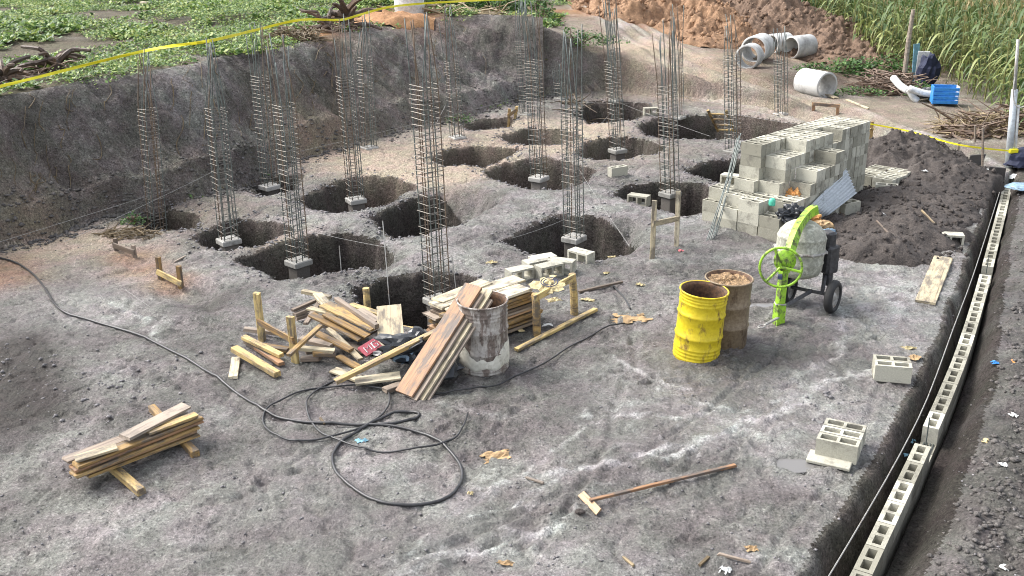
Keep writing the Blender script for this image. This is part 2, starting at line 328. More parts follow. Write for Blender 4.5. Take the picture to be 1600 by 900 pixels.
def soil_plain(name, c0, c1, grit=1.0, sc=1.0):
    m, n, l, b = newmat(name)
    co = n.new('ShaderNodeTexCoord').outputs['Object']
    n1 = noise(n, l, co, 1.6 * sc, 5, .65); n2 = noise(n, l, co, 14 * sc, 5, .7); n3 = noise(n, l, co, 50 * sc, 3, .7)
    f = math_(n, l, 'ADD', math_(n, l, 'MULTIPLY', n1, .5), math_(n, l, 'MULTIPLY', n2, .5))
    c = ramp(n, [(.32, c0), (.68, c1)]); l.new(f, c.inputs[0])
    g = ramp(n, [(.38, (.45,) * 3), (.62, (1.4,) * 3)]); l.new(n3, g.inputs[0])
    l.new(mixc(n, l, .8, c.outputs[0], mixc(n, l, 1, c.outputs[0], g.outputs[0], 'MULTIPLY')), b.inputs['Base Color'])
    b.inputs['Roughness'].default_value = .85
    bump(n, l, b, math_(n, l, 'ADD', n2, math_(n, l, 'MULTIPLY', n3, .5)), .8 * grit, .03)
    return m
M['heap_dark'] = soil_plain('dark_topsoil', (.026, .021, .019), (.11, .092, .082), 1.5)
M['heap_red'] = soil_plain('red_earth', (.14, .076, .042), (.40, .24, .135))
M['heap_brown'] = soil_plain('brown_earth', (.085, .052, .034), (.23, .15, .10))
M['heap_orange'] = soil_plain('orange_earth', (.24, .11, .045), (.50, .28, .135))
M['clod'] = soil_plain('clods', (.10, .095, .098), (.34, .325, .33), 1.0, 1.5)

def wood_mat(name, c0, c1, c2, dirt=.5):
    m, n, l, b = newmat(name)
    tc = n.new('ShaderNodeTexCoord'); oi = n.new('ShaderNodeObjectInfo')
    off = n.new('ShaderNodeVectorMath'); off.operation = 'ADD'
    l.new(tc.outputs['Object'], off.inputs[0])
    cx = n.new('ShaderNodeCombineXYZ'); r10 = math_(n, l, 'MULTIPLY', oi.outputs['Random'], 37.0)
    for k in range(3): l.new(r10, cx.inputs[k])
    l.new(cx.outputs[0], off.inputs[1]); co = off.outputs[0]
    gr = noise(n, l, mapping(n, l, co, (2.0, 38, 38)), 1.0, 5, .6)
    bl = noise(n, l, mapping(n, l, co, (3, 9, 9)), 1.0, 5, .7)
    c = ramp(n, [(.25, c0), (.5, c1), (.75, c2)]); l.new(math_(n, l, 'ADD', math_(n, l, 'MULTIPLY', gr, .55), math_(n, l, 'MULTIPLY', oi.outputs['Random'], .45)), c.inputs[0])
    d = ramp(n, [(.46, (0,) * 3), (.60, (1,) * 3)]); l.new(bl, d.inputs[0])
    cc = mixc(n, l, math_(n, l, 'MULTIPLY', d.outputs[0], dirt), c.outputs[0], (.11, .095, .085))
    cr_ = ramp(n, [(.30, (.35, .3, .28)), (.42, (1, 1, 1))]); l.new(gr, cr_.inputs[0])
    l.new(mixc(n, l, .75, cc, mixc(n, l, 1, cc, cr_.outputs[0], 'MULTIPLY')), b.inputs['Base Color'])
    b.inputs['Roughness'].default_value = .65
    bump(n, l, b, gr, .5, .006)
    return m
M['wood'] = wood_mat('raw_timber', (.20, .12, .045), (.40, .26, .10), (.58, .45, .20), .85)
M['wood_red'] = wood_mat('reddish_timber', (.22, .115, .06), (.38, .22, .115), (.52, .36, .22), .9)
M['wood_pale'] = wood_mat('pale_timber', (.34, .28, .18), (.50, .43, .29), (.62, .56, .42), .8)
M['wood_old'] = wood_mat('weathered_timber', (.10, .075, .055), (.22, .17, .13), (.36, .30, .24), .5)
M['root'] = wood_mat('root_wood', (.035, .022, .016), (.10, .065, .045), (.24, .16, .11), .5)
M['straw'] = wood_mat('dry_stalks', (.07, .048, .024), (.18, .13, .065), (.36, .28, .16), .5)

def concrete_mat(name, c0, c1, dirt=(.12, .11, .10), amt=.6, sc=1.0):
    m, n, l, b = newmat(name)
    tc = n.new('ShaderNodeTexCoord'); oi = n.new('ShaderNodeObjectInfo')
    off = n.new('ShaderNodeVectorMath'); off.operation = 'ADD'; l.new(tc.outputs['Object'], off.inputs[0])
    cx = n.new('ShaderNodeCombineXYZ'); r10 = math_(n, l, 'MULTIPLY', oi.outputs['Random'], 23.0)
    for k in range(3): l.new(r10, cx.inputs[k])
    l.new(cx.outputs[0], off.inputs[1]); co = off.outputs[0]
    n1 = noise(n, l, co, 5 * sc, 5, .7); n2 = noise(n, l, co, 60 * sc, 4, .7)
    c = ramp(n, [(.3, c0), (.7, c1)]); l.new(math_(n, l, 'ADD', math_(n, l, 'MULTIPLY', n2, .5), math_(n, l, 'MULTIPLY', oi.outputs['Random'], .5)), c.inputs[0])
    d = ramp(n, [(.5, (0,) * 3), (.68, (1,) * 3)]); l.new(n1, d.inputs[0])
    l.new(mixc(n, l, math_(n, l, 'MULTIPLY', d.outputs[0], amt), c.outputs[0], dirt), b.inputs['Base Color'])
    b.inputs['Roughness'].default_value = .85
    bump(n, l, b, math_(n, l, 'ADD', n2, math_(n, l, 'MULTIPLY', n1, .6)), .45, .006)
    return m
M['block'] = concrete_mat('concrete_block', (.26, .25, .20), (.54, .525, .44), (.11, .10, .085), .7)
M['conc'] = concrete_mat('cast_concrete', (.26, .255, .235), (.42, .41, .385), (.13, .12, .105), .8)
M['pipe'] = concrete_mat('pipe_concrete', (.44, .44, .43), (.58, .58, .56), (.16, .15, .14), .7, .4)

def paint_mat(name, cols, rust, amt=.55, rough=.45, metal=0.0, thr=(.56, .66), sc=6.0, stretch=(1, 1, .35)):
    m, n, l, b = newmat(name)
    co = n.new('ShaderNodeTexCoord').outputs['Object']
    n1 = noise(n, l, mapping(n, l, co, stretch), sc, 6, .7); n2 = noise(n, l, co, 25, 4, .6)
    c = ramp(n, [(.35, cols[0]), (.65, cols[1])]); l.new(n2, c.inputs[0])
    d = ramp(n, [(thr[0], (0,) * 3), (thr[1], (1,) * 3)]); l.new(n1, d.inputs[0])
    rr = ramp(n, [(.4, tuple(q * .55 for q in rust)), (.6, rust)]); l.new(n2, rr.inputs[0])
    l.new(mixc(n, l, math_(n, l, 'MULTIPLY', d.outputs[0], amt), c.outputs[0], rr.outputs[0]), b.inputs['Base Color'])
    rg = n.new('ShaderNodeMapRange'); rg.inputs['To Min'].default_value = rough; rg.inputs['To Max'].default_value = .85
    l.new(d.outputs[0], rg.inputs[0]); l.new(rg.outputs[0], b.inputs['Roughness'])
    b.inputs['Metallic'].default_value = metal
    bump(n, l, b, n1, .25, .01)
    return m
M['yellow'] = paint_mat('yellow_drum_paint', ((.58, .44, .01), (.70, .56, .025)), (.22, .12, .035), .9, .4, 0, (.54, .66), 7.0, (1, 1, .5))
M['rusty'] = paint_mat('brown_drum_steel', ((.16, .115, .07), (.26, .20, .13)), (.10, .06, .035), .8, .5)
M['drumgrey'] = paint_mat('mottled_drum_steel', ((.34, .31, .28), (.50, .47, .43)), (.15, .105, .085), .85, .45, 0, (.47, .55), 5.0, (1.4, 1.4, .4))
M['lime'] = paint_mat('cement_splash', ((.58, .56, .48), (.70, .68, .60)), (.36, .33, .28), .6, .8)
M['rust_in'] = paint_mat('rusty_inside', ((.05, .03, .02), (.14, .075, .04)), (.20, .12, .07), .5, .8)
M['green'] = paint_mat('green_machine_paint', ((.26, .50, .03), (.36, .62, .05)), (.13, .14, .07), .95, .4, 0, (.47, .58), 9.0, (1, 1, .8))
M['mixdrum'] = paint_mat('cement_caked_drum', ((.24, .24, .20), (.38, .38, .31)), (.56, .56, .48), .9, .7, 0, (.46, .58), 9.0, (1, 1, .8))
M['engine'] = paint_mat('dark_engine', ((.02, .02, .022), (.06, .06, .065)), (.12, .11, .10), .6, .5)
M['zinc'] = paint_mat('zinc_sheet', ((.42, .46, .49), (.55, .59, .62)), (.24, .24, .23), .5, .35, .35)
M['steel'] = paint_mat('worn_steel', ((.30, .29, .27), (.45, .44, .42)), (.22, .13, .08), .6, .5, .3)

def plain(name, c, rough=.6, metal=0.0, var=.25, sc=12.0, alpha=None, bmp=0.0):
    m, n, l, b = newmat(name)
    co = n.new('ShaderNodeTexCoord').outputs['Object']
    f = noise(n, l, co, sc, 4, .65)
    r = ramp(n, [(.3, tuple(q * (1 - var) for q in c)), (.7, tuple(min(q * (1 + var), .95) for q in c))]); l.new(f, r.inputs[0])
    l.new(r.outputs[0], b.inputs['Base Color']); b.inputs['Roughness'].default_value = rough; b.inputs['Metallic'].default_value = metal
    if bmp: bump(n, l, b, f, bmp, .01)
    return m
M['rebar'] = plain('rebar_steel', (.15, .17, .16), .5, .35, .5, 9)
M['rebar_rust'] = plain('rusty_rebar', (.17, .125, .09), .65, .2, .5, 14)
M['stirrup'] = plain('stirrup_wire', (.21, .19, .165), .55, .3, .55, 20)
M['rubber'] = plain('rubber', (.022, .022, .023), .7, 0, .4)
M['hose'] = plain('black_hose', (.035, .035, .037), .38, 0, .5, 20)
M['tape'] = plain('yellow_tape', (.80, .72, .02), .45, 0, .15, 3)
M['string'] = plain('pale_string', (.36, .355, .34), .8)
M['bag_black'] = plain('black_plastic', (.03, .033, .038), .28, 0, .5, 8, bmp=.4)
M['bag_blue'] = plain('blue_grey_plastic', (.20, .30, .40), .3, 0, .6, 20, bmp=.4)
M['paper'] = plain('kraft_paper', (.34, .23, .12), .8, 0, .6, 10, bmp=.5)
M['paper_y'] = plain('yellowish_paper', (.48, .40, .22), .8, 0, .5, 10, bmp=.4)
M['rag_orange'] = plain('orange_rag', (.60, .30, .10), .8, 0, .45, 14, bmp=.5)
M['white'] = plain('white_plastic', (.58, .59, .58), .5, 0, .3)
M['blue'] = plain('blue_plastic', (.03, .22, .60), .45, 0, .2)
M['cyan'] = plain('pale_blue_paint', (.16, .33, .42), .6, 0, .4)
M['navy'] = plain('navy_cloth', (.015, .02, .05), .8)
M['redpaint'] = plain('dark_red_board', (.30, .05, .07), .6, 0, .35, 20)
M['mint'] = plain('mint_plastic', (.10, .55, .38), .4)
M['pink'] = plain('pink_plastic', (.65, .18, .2), .5)
M['ink'] = plain('printed_ink', (.05, .06, .12), .8)
M['dkpanel'] = plain('dark_panel', (.07, .065, .065), .7)
M['gravel'] = plain('rusty_shavings', (.26, .17, .09), .8, 0, .85, 60, bmp=1.0)
M['greenbits'] = plain('weed_dark', (.05, .09, .03), .8)

def leaf_mat(name, cols, rough=.55, tr=.0):
    m, n, l, b = newmat(name)
    g = n.new('ShaderNodeNewGeometry'); co = n.new('ShaderNodeTexCoord').outputs['Object']
    big = noise(n, l, co, .35, 3)
    f = math_(n, l, 'ADD', math_(n, l, 'MULTIPLY', g.outputs['Random Per Island'], .6), math_(n, l, 'MULTIPLY', big, .4))
    r = ramp(n, [(.15 + .7 * i / (len(cols) - 1), c) for i, c in enumerate(cols)]); l.new(f, r.inputs[0])
    l.new(r.outputs[0], b.inputs['Base Color']); b.inputs['Roughness'].default_value = rough
    t = n.new('ShaderNodeBsdfTranslucent'); mx = n.new('ShaderNodeMixShader'); mx.inputs[0].default_value = .25
    l.new(r.outputs[0], t.inputs[0]); l.new(b.outputs[0], mx.inputs[1]); l.new(t.outputs[0], mx.inputs[2])
    l.new(mx.outputs[0], n['Material Output'].inputs[0])
    return m
M['weed'] = leaf_mat('weed_leaves', [(.025, .055, .02), (.07, .14, .036), (.13, .23, .055), (.26, .35, .085), (.42, .44, .15)])
M['corn'] = leaf_mat('corn_leaves', [(.025, .055, .02), (.07, .12, .036), (.16, .22, .065), (.34, .36, .13)])
M['stalk'] = leaf_mat('corn_stalks', [(.12, .15, .05), (.26, .26, .10), (.36, .31, .14)])
M['bush'] = leaf_mat('bush_leaves', [(.02, .055, .012), (.055, .13, .03), (.15, .27, .06)])
M['tassel'] = leaf_mat('corn_tassels', [(.22, .17, .07), (.38, .31, .15)])

# ------------------------------------------------------------------ object helpers
def link(o, parent=None):
    col.objects.link(o)
    if parent is not None: o.parent = parent
    return o
def tag(o, label, cat, group=None):
    o['label'] = label; o['category'] = cat
    if 'kind' not in o: o['kind'] = 'thing'
    if group: o['group'] = group
    return o
def mesh(name, v, f, mats, smooth=False, mi=None):
    me = bpy.data.meshes.new(name)
    me.from_pydata([tuple(a) for a in v], [], f); 
    for m in (mats if isinstance(mats, (list, tuple)) else [mats]): me.materials.append(M[m] if isinstance(m, str) else m)
    if mi: me.polygons.foreach_set('material_index', mi)
    if smooth: me.polygons.foreach_set('use_smooth', [True] * len(me.polygons))
    me.update(); return me
def npmesh(name, v, q, mats, smooth=True, mi=None):
    v = np.asarray(v, dtype=np.float32).reshape(-1, 3); q = np.asarray(q, dtype=np.int32); k = q.shape[1]
    me = bpy.data.meshes.new(name); me.vertices.add(len(v)); me.vertices.foreach_set('co', v.ravel())
    me.loops.add(q.size); me.loops.foreach_set('vertex_index', q.ravel())
    me.polygons.add(len(q)); me.polygons.foreach_set('loop_start', np.arange(0, q.size, k, dtype=np.int32))
    if smooth: me.polygons.foreach_set('use_smooth', np.ones(len(q), bool))
    for m in (mats if isinstance(mats, (list, tuple)) else [mats]): me.materials.append(M[m])
    if mi is not None: me.polygons.foreach_set('material_index', np.asarray(mi, dtype=np.int32))
    me.update(calc_edges=True); return me
def empty(name, loc, label, cat, group=None):
    o = bpy.data.objects.new(name, None); o.location = loc; o.empty_display_size = .1
    link(o); return tag(o, label, cat, group)

class MB:
    def __init__(s): s.v = []; s.f = []; s.m = []
    def add(s, v, f, m=0):
        k = len(s.v); s.v += [Vector(a) for a in v]; s.f += [tuple(i + k for i in q) for q in f]; s.m += [m] * len(f)
    def box(s, c, size, rot=None, m=0, bev=0.0):
        bm = bmesh.new(); bmesh.ops.create_cube(bm, size=1.0)
        for v in bm.verts: v.co = Vector((v.co.x * size[0], v.co.y * size[1], v.co.z * size[2]))
        if bev: bmesh.ops.bevel(bm, geom=bm.edges[:], offset=bev, segments=1, affect='EDGES', profile=.5)
        bm.verts.index_update()
        R = rot if rot is not None else Matrix.Identity(3); c = Vector(c)
        s.add([R @ v.co + c for v in bm.verts], [[v.index for v in f.verts] for f in bm.faces], m); bm.free()
    def tube(s, pts, r, n=6, m=0, caps=True, closed=False):
        pts = [Vector(p) for p in pts]; k = len(s.v); N = len(pts)
        rr = r if isinstance(r, (list, tuple)) else [r] * N
        up = Vector((0, 0, 1)); prev = None; rings = []
        for i, p in enumerate(pts):
            if closed: t = (pts[(i + 1) % N] - pts[i - 1]).normalized()
            else: t = (pts[min(i + 1, N - 1)] - pts[max(i - 1, 0)]).normalized()
            a = prev if prev is not None else (Vector((1, 0, 0)) if abs(t.z) > .9 else up)
            a = (a - t * a.dot(t)).normalized(); b = t.cross(a); prev = a
            rings.append([p + (a * math.cos(2 * PI * j / n) + b * math.sin(2 * PI * j / n)) * rr[i] for j in range(n)])
        v = [q for g in rings for q in g]; f = []
        for i in range(N if closed else N - 1):
            i2 = (i + 1) % N
            for j in range(n): f.append((i * n + j, i * n + (j + 1) % n, i2 * n + (j + 1) % n, i2 * n + j))
        if caps and not closed: f += [tuple(range(n))[::-1], tuple((N - 1) * n + j for j in range(n))]
        s.add(v, f, m)
    def lathe(s, prof, n=32, mtx=None, m=0):
        v = []; f = []; A = mtx or Matrix.Identity(4)
        for r, z in prof:
            for j in range(n): v.append(A @ Vector((r * math.cos(2 * PI * j / n), r * math.sin(2 * PI * j / n), z)))
        for i in range(len(prof) - 1):
            for j in range(n): f.append((i * n + j, i * n + (j + 1) % n, (i + 1) * n + (j + 1) % n, (i + 1) * n + j))
        s.add(v, f, m)
    def obj(s, name, mats, parent=None, smooth=False):
        v = s.v
        if parent is not None:
            o_ = parent.matrix_basis.translation.copy()
            if parent.parent is not None: o_ = o_ + parent.parent.matrix_basis.translation
            v = [a - o_ for a in v]
        o = bpy.data.objects.new(name, mesh(name, v, s.f, mats, smooth, s.m)); link(o, parent); return o
    def thing(s, name, mats, label, cat, group=None, smooth=False, origin=None):
        c = Vector(origin) if origin is not None else Vector((sum(a.x for a in s.v) / len(s.v), sum(a.y for a in s.v) / len(s.v), min(a.z for a in s.v)))
        o = bpy.data.objects.new(name, mesh(name, [a - c for a in s.v], s.f, mats, smooth, s.m)); o.location = c
        link(o); return tag(o, label, cat, group)

def bez(pts, n=6):                                    # smooth curve through points (Catmull-Rom)
    pts = [Vector(p) for p in pts]; out = []
    for i in range(len(pts) - 1):
        p0 = pts[max(i - 1, 0)]; p1 = pts[i]; p2 = pts[i + 1]; p3 = pts[min(i + 2, len(pts) - 1)]
        for k in range(n):
            t = k / n
            out.append(.5 * ((2 * p1) + (p2 - p0) * t + (2 * p0 - 5 * p1 + 4 * p2 - p3) * t * t + (3 * p1 - p0 - 3 * p2 + p3) * t ** 3))
    out.append(pts[-1]); return out

def frame(x, zhint=(0, 0, 1)):
    x = Vector(x).normalized(); z = Vector(zhint); z = (z - x * z.dot(x)).normalized(); y = z.cross(x)
    return Matrix(((x.x, y.x, z.x), (x.y, y.y, z.y), (x.z, y.z, z.z)))
_plank_cache = {}
def plank(p0, p1, wdt, th, mat, label, cat='plank', group=None, name='plank', up=(0, 0, 1), parent=None, warp=.006):
    p0, p1 = Vector(p0), Vector(p1); L = (p1 - p0).length; r = random.Random(int(L * 1e5) + int(p0.x * 1e4))
    bm = bmesh.new(); bmesh.ops.create_cube(bm, size=1.0)
    for v in bm.verts: v.co = Vector((v.co.x * L + r.uniform(-.012, .012), v.co.y * wdt * r.uniform(.93, 1.05), v.co.z * th + r.uniform(-warp, warp) * .5))
    es = [e for e in bm.edges if abs((e.verts[0].co - e.verts[1].co).normalized().x) > .8]
    bmesh.ops.bevel(bm, geom=es, offset=min(th, wdt) * .1, segments=1, affect='EDGES')
    me = bpy.data.meshes.new(name); bm.to_mesh(me); bm.free(); me.materials.append(M[mat])
    o = bpy.data.objects.new(name, me)
    R = frame(p1 - p0, up).to_4x4(); c = (p0 + p1) / 2
    if parent is not None: c = c - parent.matrix_basis.translation
    o.matrix_basis = Matrix.Translation(c) @ R
    link(o, parent)
    if label: tag(o, label, cat, group)
    return o

def crumple(c, sx, sy, h, mat, name, label, cat, group=None, rot=0.0, n=7, seed=0, tilt=None):
    r = random.Random(seed); v = []; f = []
    for i in range(n + 1):
        for j in range(n + 1):
            a, b = i / n - .5, j / n - .5
            a2 = a * (1 + r.uniform(-.25, .1)); b2 = b * (1 + r.uniform(-.25, .1))
            edge = 1 - max(abs(a), abs(b)) * 1.4
            v.append(Vector((a2 * sx * math.cos(rot) - b2 * sy * math.sin(rot), a2 * sx * math.sin(rot) + b2 * sy * math.cos(rot), max(.004, h * r.uniform(.0, 1) * max(edge, .15) + .008))))
    for i in range(n):
        for j in range(n):
            q = (i * (n + 1) + j, (i + 1) * (n + 1) + j, (i + 1) * (n + 1) + j + 1, i * (n + 1) + j + 1)
            if (i in (0, n - 1) or j in (0, n - 1)) and r.random() < .3: continue
            f.append(q)
    if tilt: v = [tilt @ a for a in v]
    o = bpy.data.objects.new(name, mesh(name, v, f, mat)); o.location = c
    sol = o.modifiers.new('thickness', 'SOLIDIFY'); sol.thickness = .004
    link(o); return tag(o, label, cat, group)

def blob(c, rad, mat, name, seed=0, amp=.25, sub=3, flat=True, f=2.5, parent=None):
    bm = bmesh.new(); bmesh.ops.create_icosphere(bm, subdivisions=sub, radius=1.0)
    from mathutils import noise as mn
    for v in bm.verts:
        n_ = mn.fractal(v.co * f + Vector((seed * 3.1, seed, 0)), 1.0, 2.0, 4)
        k = 1 + amp * n_
        v.co = Vector((v.co.x * rad[0] * k, v.co.y * rad[1] * k, v.co.z * rad[2] * k))
        if flat and v.co.z < -.15 * rad[2]: v.co.z = -.15 * rad[2]
    me = bpy.data.meshes.new(name); bm.to_mesh(me); bm.free(); me.materials.append(M[mat])
    me.polygons.foreach_set('use_smooth', [mat in ('heap_dark', 'bag_blue')] * len(me.polygons))
    o = bpy.data.objects.new(name, me); o.location = Vector(c) - (parent.matrix_basis.translation if parent is not None else Vector())
    link(o, parent); return o

# ------------------------------------------------------------------ the ground, cut into its kinds of terrain
nx, ny = len(xs), len(ys)
ii, jj = np.meshgrid(np.arange(nx - 1), np.arange(ny - 1), indexing='ij')
Q = np.stack([ii * ny + jj, (ii + 1) * ny + jj, (ii + 1) * ny + jj + 1, ii * ny + jj + 1], -1).reshape(-1, 4)
XC = (X[:-1, :-1] + X[1:, 1:]) / 2; YC = (Y[:-1, :-1] + Y[1:, 1:]) / 2
mid = lambda A: (A[:-1, :-1] + A[1:, 1:]) / 2
dE = mid(dexc)
tC = mid(tb)
cls = np.zeros(XC.shape, int)                         # 0 floor of the site
ib = mid(inb.astype(float)) > .5
cls[ib] = 1
out_ = (dE < 0) & ~ib
xsplit = np.interp(YC, [24, 30, 34, 60, 300], [P(850, 40, 2).x - .3, P(850, 40, 2).x, P(860, 20, 2).x + .5, 4, 6])
cls[out_ & (XC < xsplit)] = 2                         # weedy field above the bank
cls[out_ & (XC >= xsplit)] = 3                        # dirt road
cls[(cls == 3) & (dE > -.42 - .12 * fbm(XC, YC, 1.3, 3)) & (mid(Z) > .12) & (XC < P(1290, 186).x)] = 5
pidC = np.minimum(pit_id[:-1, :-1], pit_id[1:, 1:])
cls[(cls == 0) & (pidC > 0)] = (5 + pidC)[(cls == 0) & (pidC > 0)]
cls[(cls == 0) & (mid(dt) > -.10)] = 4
VV = np.stack([X, Y, Z], -1).reshape(-1, 3); MK = MASK.reshape(-1, 4)
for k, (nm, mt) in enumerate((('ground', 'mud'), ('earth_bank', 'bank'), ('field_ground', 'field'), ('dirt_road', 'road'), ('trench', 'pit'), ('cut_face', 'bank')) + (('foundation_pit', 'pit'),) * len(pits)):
    if not (cls == k).any(): continue
    q = Q[cls.ravel() == k]
    u, inv = np.unique(q, return_inverse=True)
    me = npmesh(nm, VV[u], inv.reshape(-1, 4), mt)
    st_ = me.attributes.new('streak', 'FLOAT', 'POINT'); st_.data.foreach_set('value', np.clip(strk, 0, 1).reshape(-1)[u].astype(np.float32))
    at = me.attributes.new('soil', 'FLOAT_COLOR', 'POINT'); at.data.foreach_set('color', MK[u].astype(np.float32).ravel())
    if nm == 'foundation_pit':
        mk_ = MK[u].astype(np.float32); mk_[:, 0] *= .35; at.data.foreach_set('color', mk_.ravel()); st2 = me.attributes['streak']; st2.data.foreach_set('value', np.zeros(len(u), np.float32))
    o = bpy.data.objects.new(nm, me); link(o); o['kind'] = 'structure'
M['shaded_conc'] = concrete_mat('shaded_concrete', (.10, .09, .08), (.22, .20, .18))  # concrete darkened to paint the shade below the pedestal slabs

# ------------------------------------------------------------------ loose soil heaps
def heap(name, pts, z0, mat, label, seed=0, rough=.08, steep=1.0):
    # pts: list of (px, py, radius, height): overlapping cones on the ground
    cs = []
    for px, py, r, h in pts:
        p = P(px, py, z0); cs.append((p.x, p.y, r, h))
    x0 = min(c[0] - c[2] for c in cs); x1 = max(c[0] + c[2] for c in cs); y0 = min(c[1] - c[2] for c in cs); y1 = max(c[1] + c[2] for c in cs)
    st = max(.035, (x1 - x0) / 130)
    hx = np.arange(x0, x1 + st, st); hy = np.arange(y0, y1 + st, st); A, B = np.meshgrid(hx, hy, indexing='ij')
    hh = np.zeros(A.shape)
    for cx_, cy_, r, h in cs:
        d = np.hypot(A - cx_ + .3 * r * fbm(A, B + seed, 1.5 / max(r, .8), 3), B - cy_ + .3 * r * fbm(B, A + seed, 1.5 / max(r, .8), 3)) / r * (1 + .35 * fbm(A + seed, B, 1.6 / max(r, .8), 4))
        t = np.clip(1 - d, 0, 1); hh = np.maximum(hh, h * (t ** steep) * (1 - .25 * t))
    m_ = sstep(0, .5, hh); h0_ = hh.copy()
    hh = hh + (fbm(A + seed * 5, B, 1.5, 4) * rough + fbm(A, B + seed, 6, 3, .65) * rough * .8) * m_
    base = np.array([[gz(a, b) for b in hy] for a in hx])
    hh = np.maximum(hh, .35 * h0_); ZZ = base + hh - .06 * (h0_ <= .012)
    ny_ = len(hy); I, J = np.meshgrid(np.arange(len(hx) - 1), np.arange(ny_ - 1), indexing='ij')
    q = np.stack([I * ny_ + J, (I + 1) * ny_ + J, (I + 1) * ny_ + J + 1, I * ny_ + J + 1], -1).reshape(-1, 4)
    hq = np.max(hh.reshape(-1)[q], axis=1); q = q[hq > .004]
    u, inv = np.unique(q, return_inverse=True)
    V = np.stack([A, B, ZZ], -1).reshape(-1, 3)[u]; c = V.mean(0); c[2] = V[:, 2].min()
    o = bpy.data.objects.new(name, npmesh(name, V - c, inv.reshape(-1, 4), mat)); o.location = c
    link(o); tag(o, label, 'soil heap')
    def top(x, y):
        i = int(np.clip((x - x0) / st, 0, len(hx) - 1)); j = int(np.clip((y - y0) / st, 0, ny_ - 1)); return float(ZZ[i, j])
    top.range = (x0, x1, y0, y1); top.h = lambda x, y: float(h0_[int(np.clip((x - x0) / st, 0, len(hx) - 1)), int(np.clip((y - y0) / st, 0, ny_ - 1))])
    return top
heap_a = heap('soil_heap', [(1408, 258, 1.45, .9), (1378, 262, 1.2, .75), (1450, 280, 1.3, .75), (1485, 300, 1.0, .4), (1440, 318, 1.0, .42), (1400, 312, .9, .3), (1425, 345, .9, .45), (1370, 395, .8, .45), (1332, 388, .65, .3), (1410, 375, .95, .5), (1350, 360, .8, .36), (1420, 400, .5, .2)], 0, 'heap_dark', 'rough black topsoil bank running from behind the block stack past the mixer', 1, .17)
heap_c = heap('soil_heap', [(1070, 45, 3.0, 1.9), (1015, 30, 2.8, 1.9), (1125, 58, 2.4, 1.2), (975, 15, 2.6, 1.5)], .9, 'heap_red', 'orange gravelly earth heap beside the dirt road above the excavation', 3, .34)
heap_d = heap('soil_heap', [(1230, 66, 3.2, 2.0), (1185, 45, 3.6, 2.5), (1285, 82, 2.6, 1.25), (1130, 25, 3.2, 2.5), (1325, 95, 1.8, .6)], .4, 'heap_brown', 'long brown earth heap behind the concrete pipes by the maize', 4, .3)
heap_e = heap('soil_heap', [(600, 34, 1.0, .5), (630, 32, .9, .35), (570, 36, .6, .3)], 2.2, 'heap_orange', 'orange earth heap on top of the bank below the white tank', 5, .06)

# ------------------------------------------------------------------ reinforcement columns
def stirrup_mesh(r=.006):
    mb = MB(); s = .5
    mb.tube([(-s, -s, 0), (s, -s, 0), (s, s, 0), (-s, s, 0)], r, 4, closed=True)
    k = 1 / 1.0
    me = mesh('stirrup', mb.v, mb.f, 'stirrup'); return me
COLS = [  # base px, top px, cage-top py, pedestal, base z, gather, width, label
    ((245, 340), (226, 80), 165, 0, -.15, .35, .24, 'rebar column in a hollow at the bank foot, tip touching the yellow tape'),
    ((357, 372), (328, 62), 165, 1, -.12, .35, .25, 'rebar column with pinched tip in the small pit past the low batter board'),
    ((421, 288), (400, 42), 115, 1, -.10, .8, .24, 'rebar column on a small pad right against the foot of the earth bank'),
    ((466, 405), (435, 58), 160, 1, -.18, .8, .25, 'rebar column in the wide pit between scrap heap and bank'),
    ((556, 309), (530, 28), 115, 1, -.18, .8, .25, 'rebar column on a white pad in the long pit next to the bank'),
    ((577, 232), (567, 22), 88, 0, -.02, .4, .25, 'rebar column on level ground by the bank, tip touching the yellow tape'),
    ((684, 464), (655, 22), 127, 1, -.20, .9, .27, 'tall rebar column on a pad in the pit behind the scrap timber and leaning boards'),
    ((717, 246), (697, 12), 92, 0, -.5, .9, .25, 'rebar column rising from the shallow pit on the tan soil ridge'),
    ((842, 275), (828, 4), 93, 1, -.16, .9, .25, 'rebar column with a pale pad in the round pit amid the pit field'),
    ((824, 205), (811, -5), 62, 0, -.5, .9, .25, 'distant rebar column next to the small far batter board'),
    ((897, 368), (889, 48), 165, 1, -.18, .9, .25, 'rebar column on a thick pale pad in the deep square pit'),
    ((877, 158), (871, 100), 128, 0, -.1, .9, .24, 'short rebar column at the far cut corner of the excavation'),
    ((965, 232), (947, -20), 92, 1, -.16, .9, .25, 'rebar column on a pad in the pit between the round pit and the far cut'),
    ((963, 178), (956, 14), 75, 0, -.5, .9, .24, 'rebar column in the far pit under the cut edge of the road'),
    ((1047, 299), (1036, 32), 130, 1, -.14, .9, .26, 'rebar column on a pale pad in the pit behind the tall wooden batter board'),
    ((1060, 204), (1053, 8), 80, 0, -.5, .9, .24, 'rebar column in the long far pit holding the small wooden ladder'),
    ((1146, 262), (1140, 24), 86, 0, -.4, .35, .25, 'rebar column with pinched tip close behind the block stack'),
    ((1221, 186), (1217, 45), 92, 0, -.2, .9, .24, 'lone rebar column at the edge of the road below the concrete pipes'),
]
col_tops = []
ST = stirrup_mesh(.023)
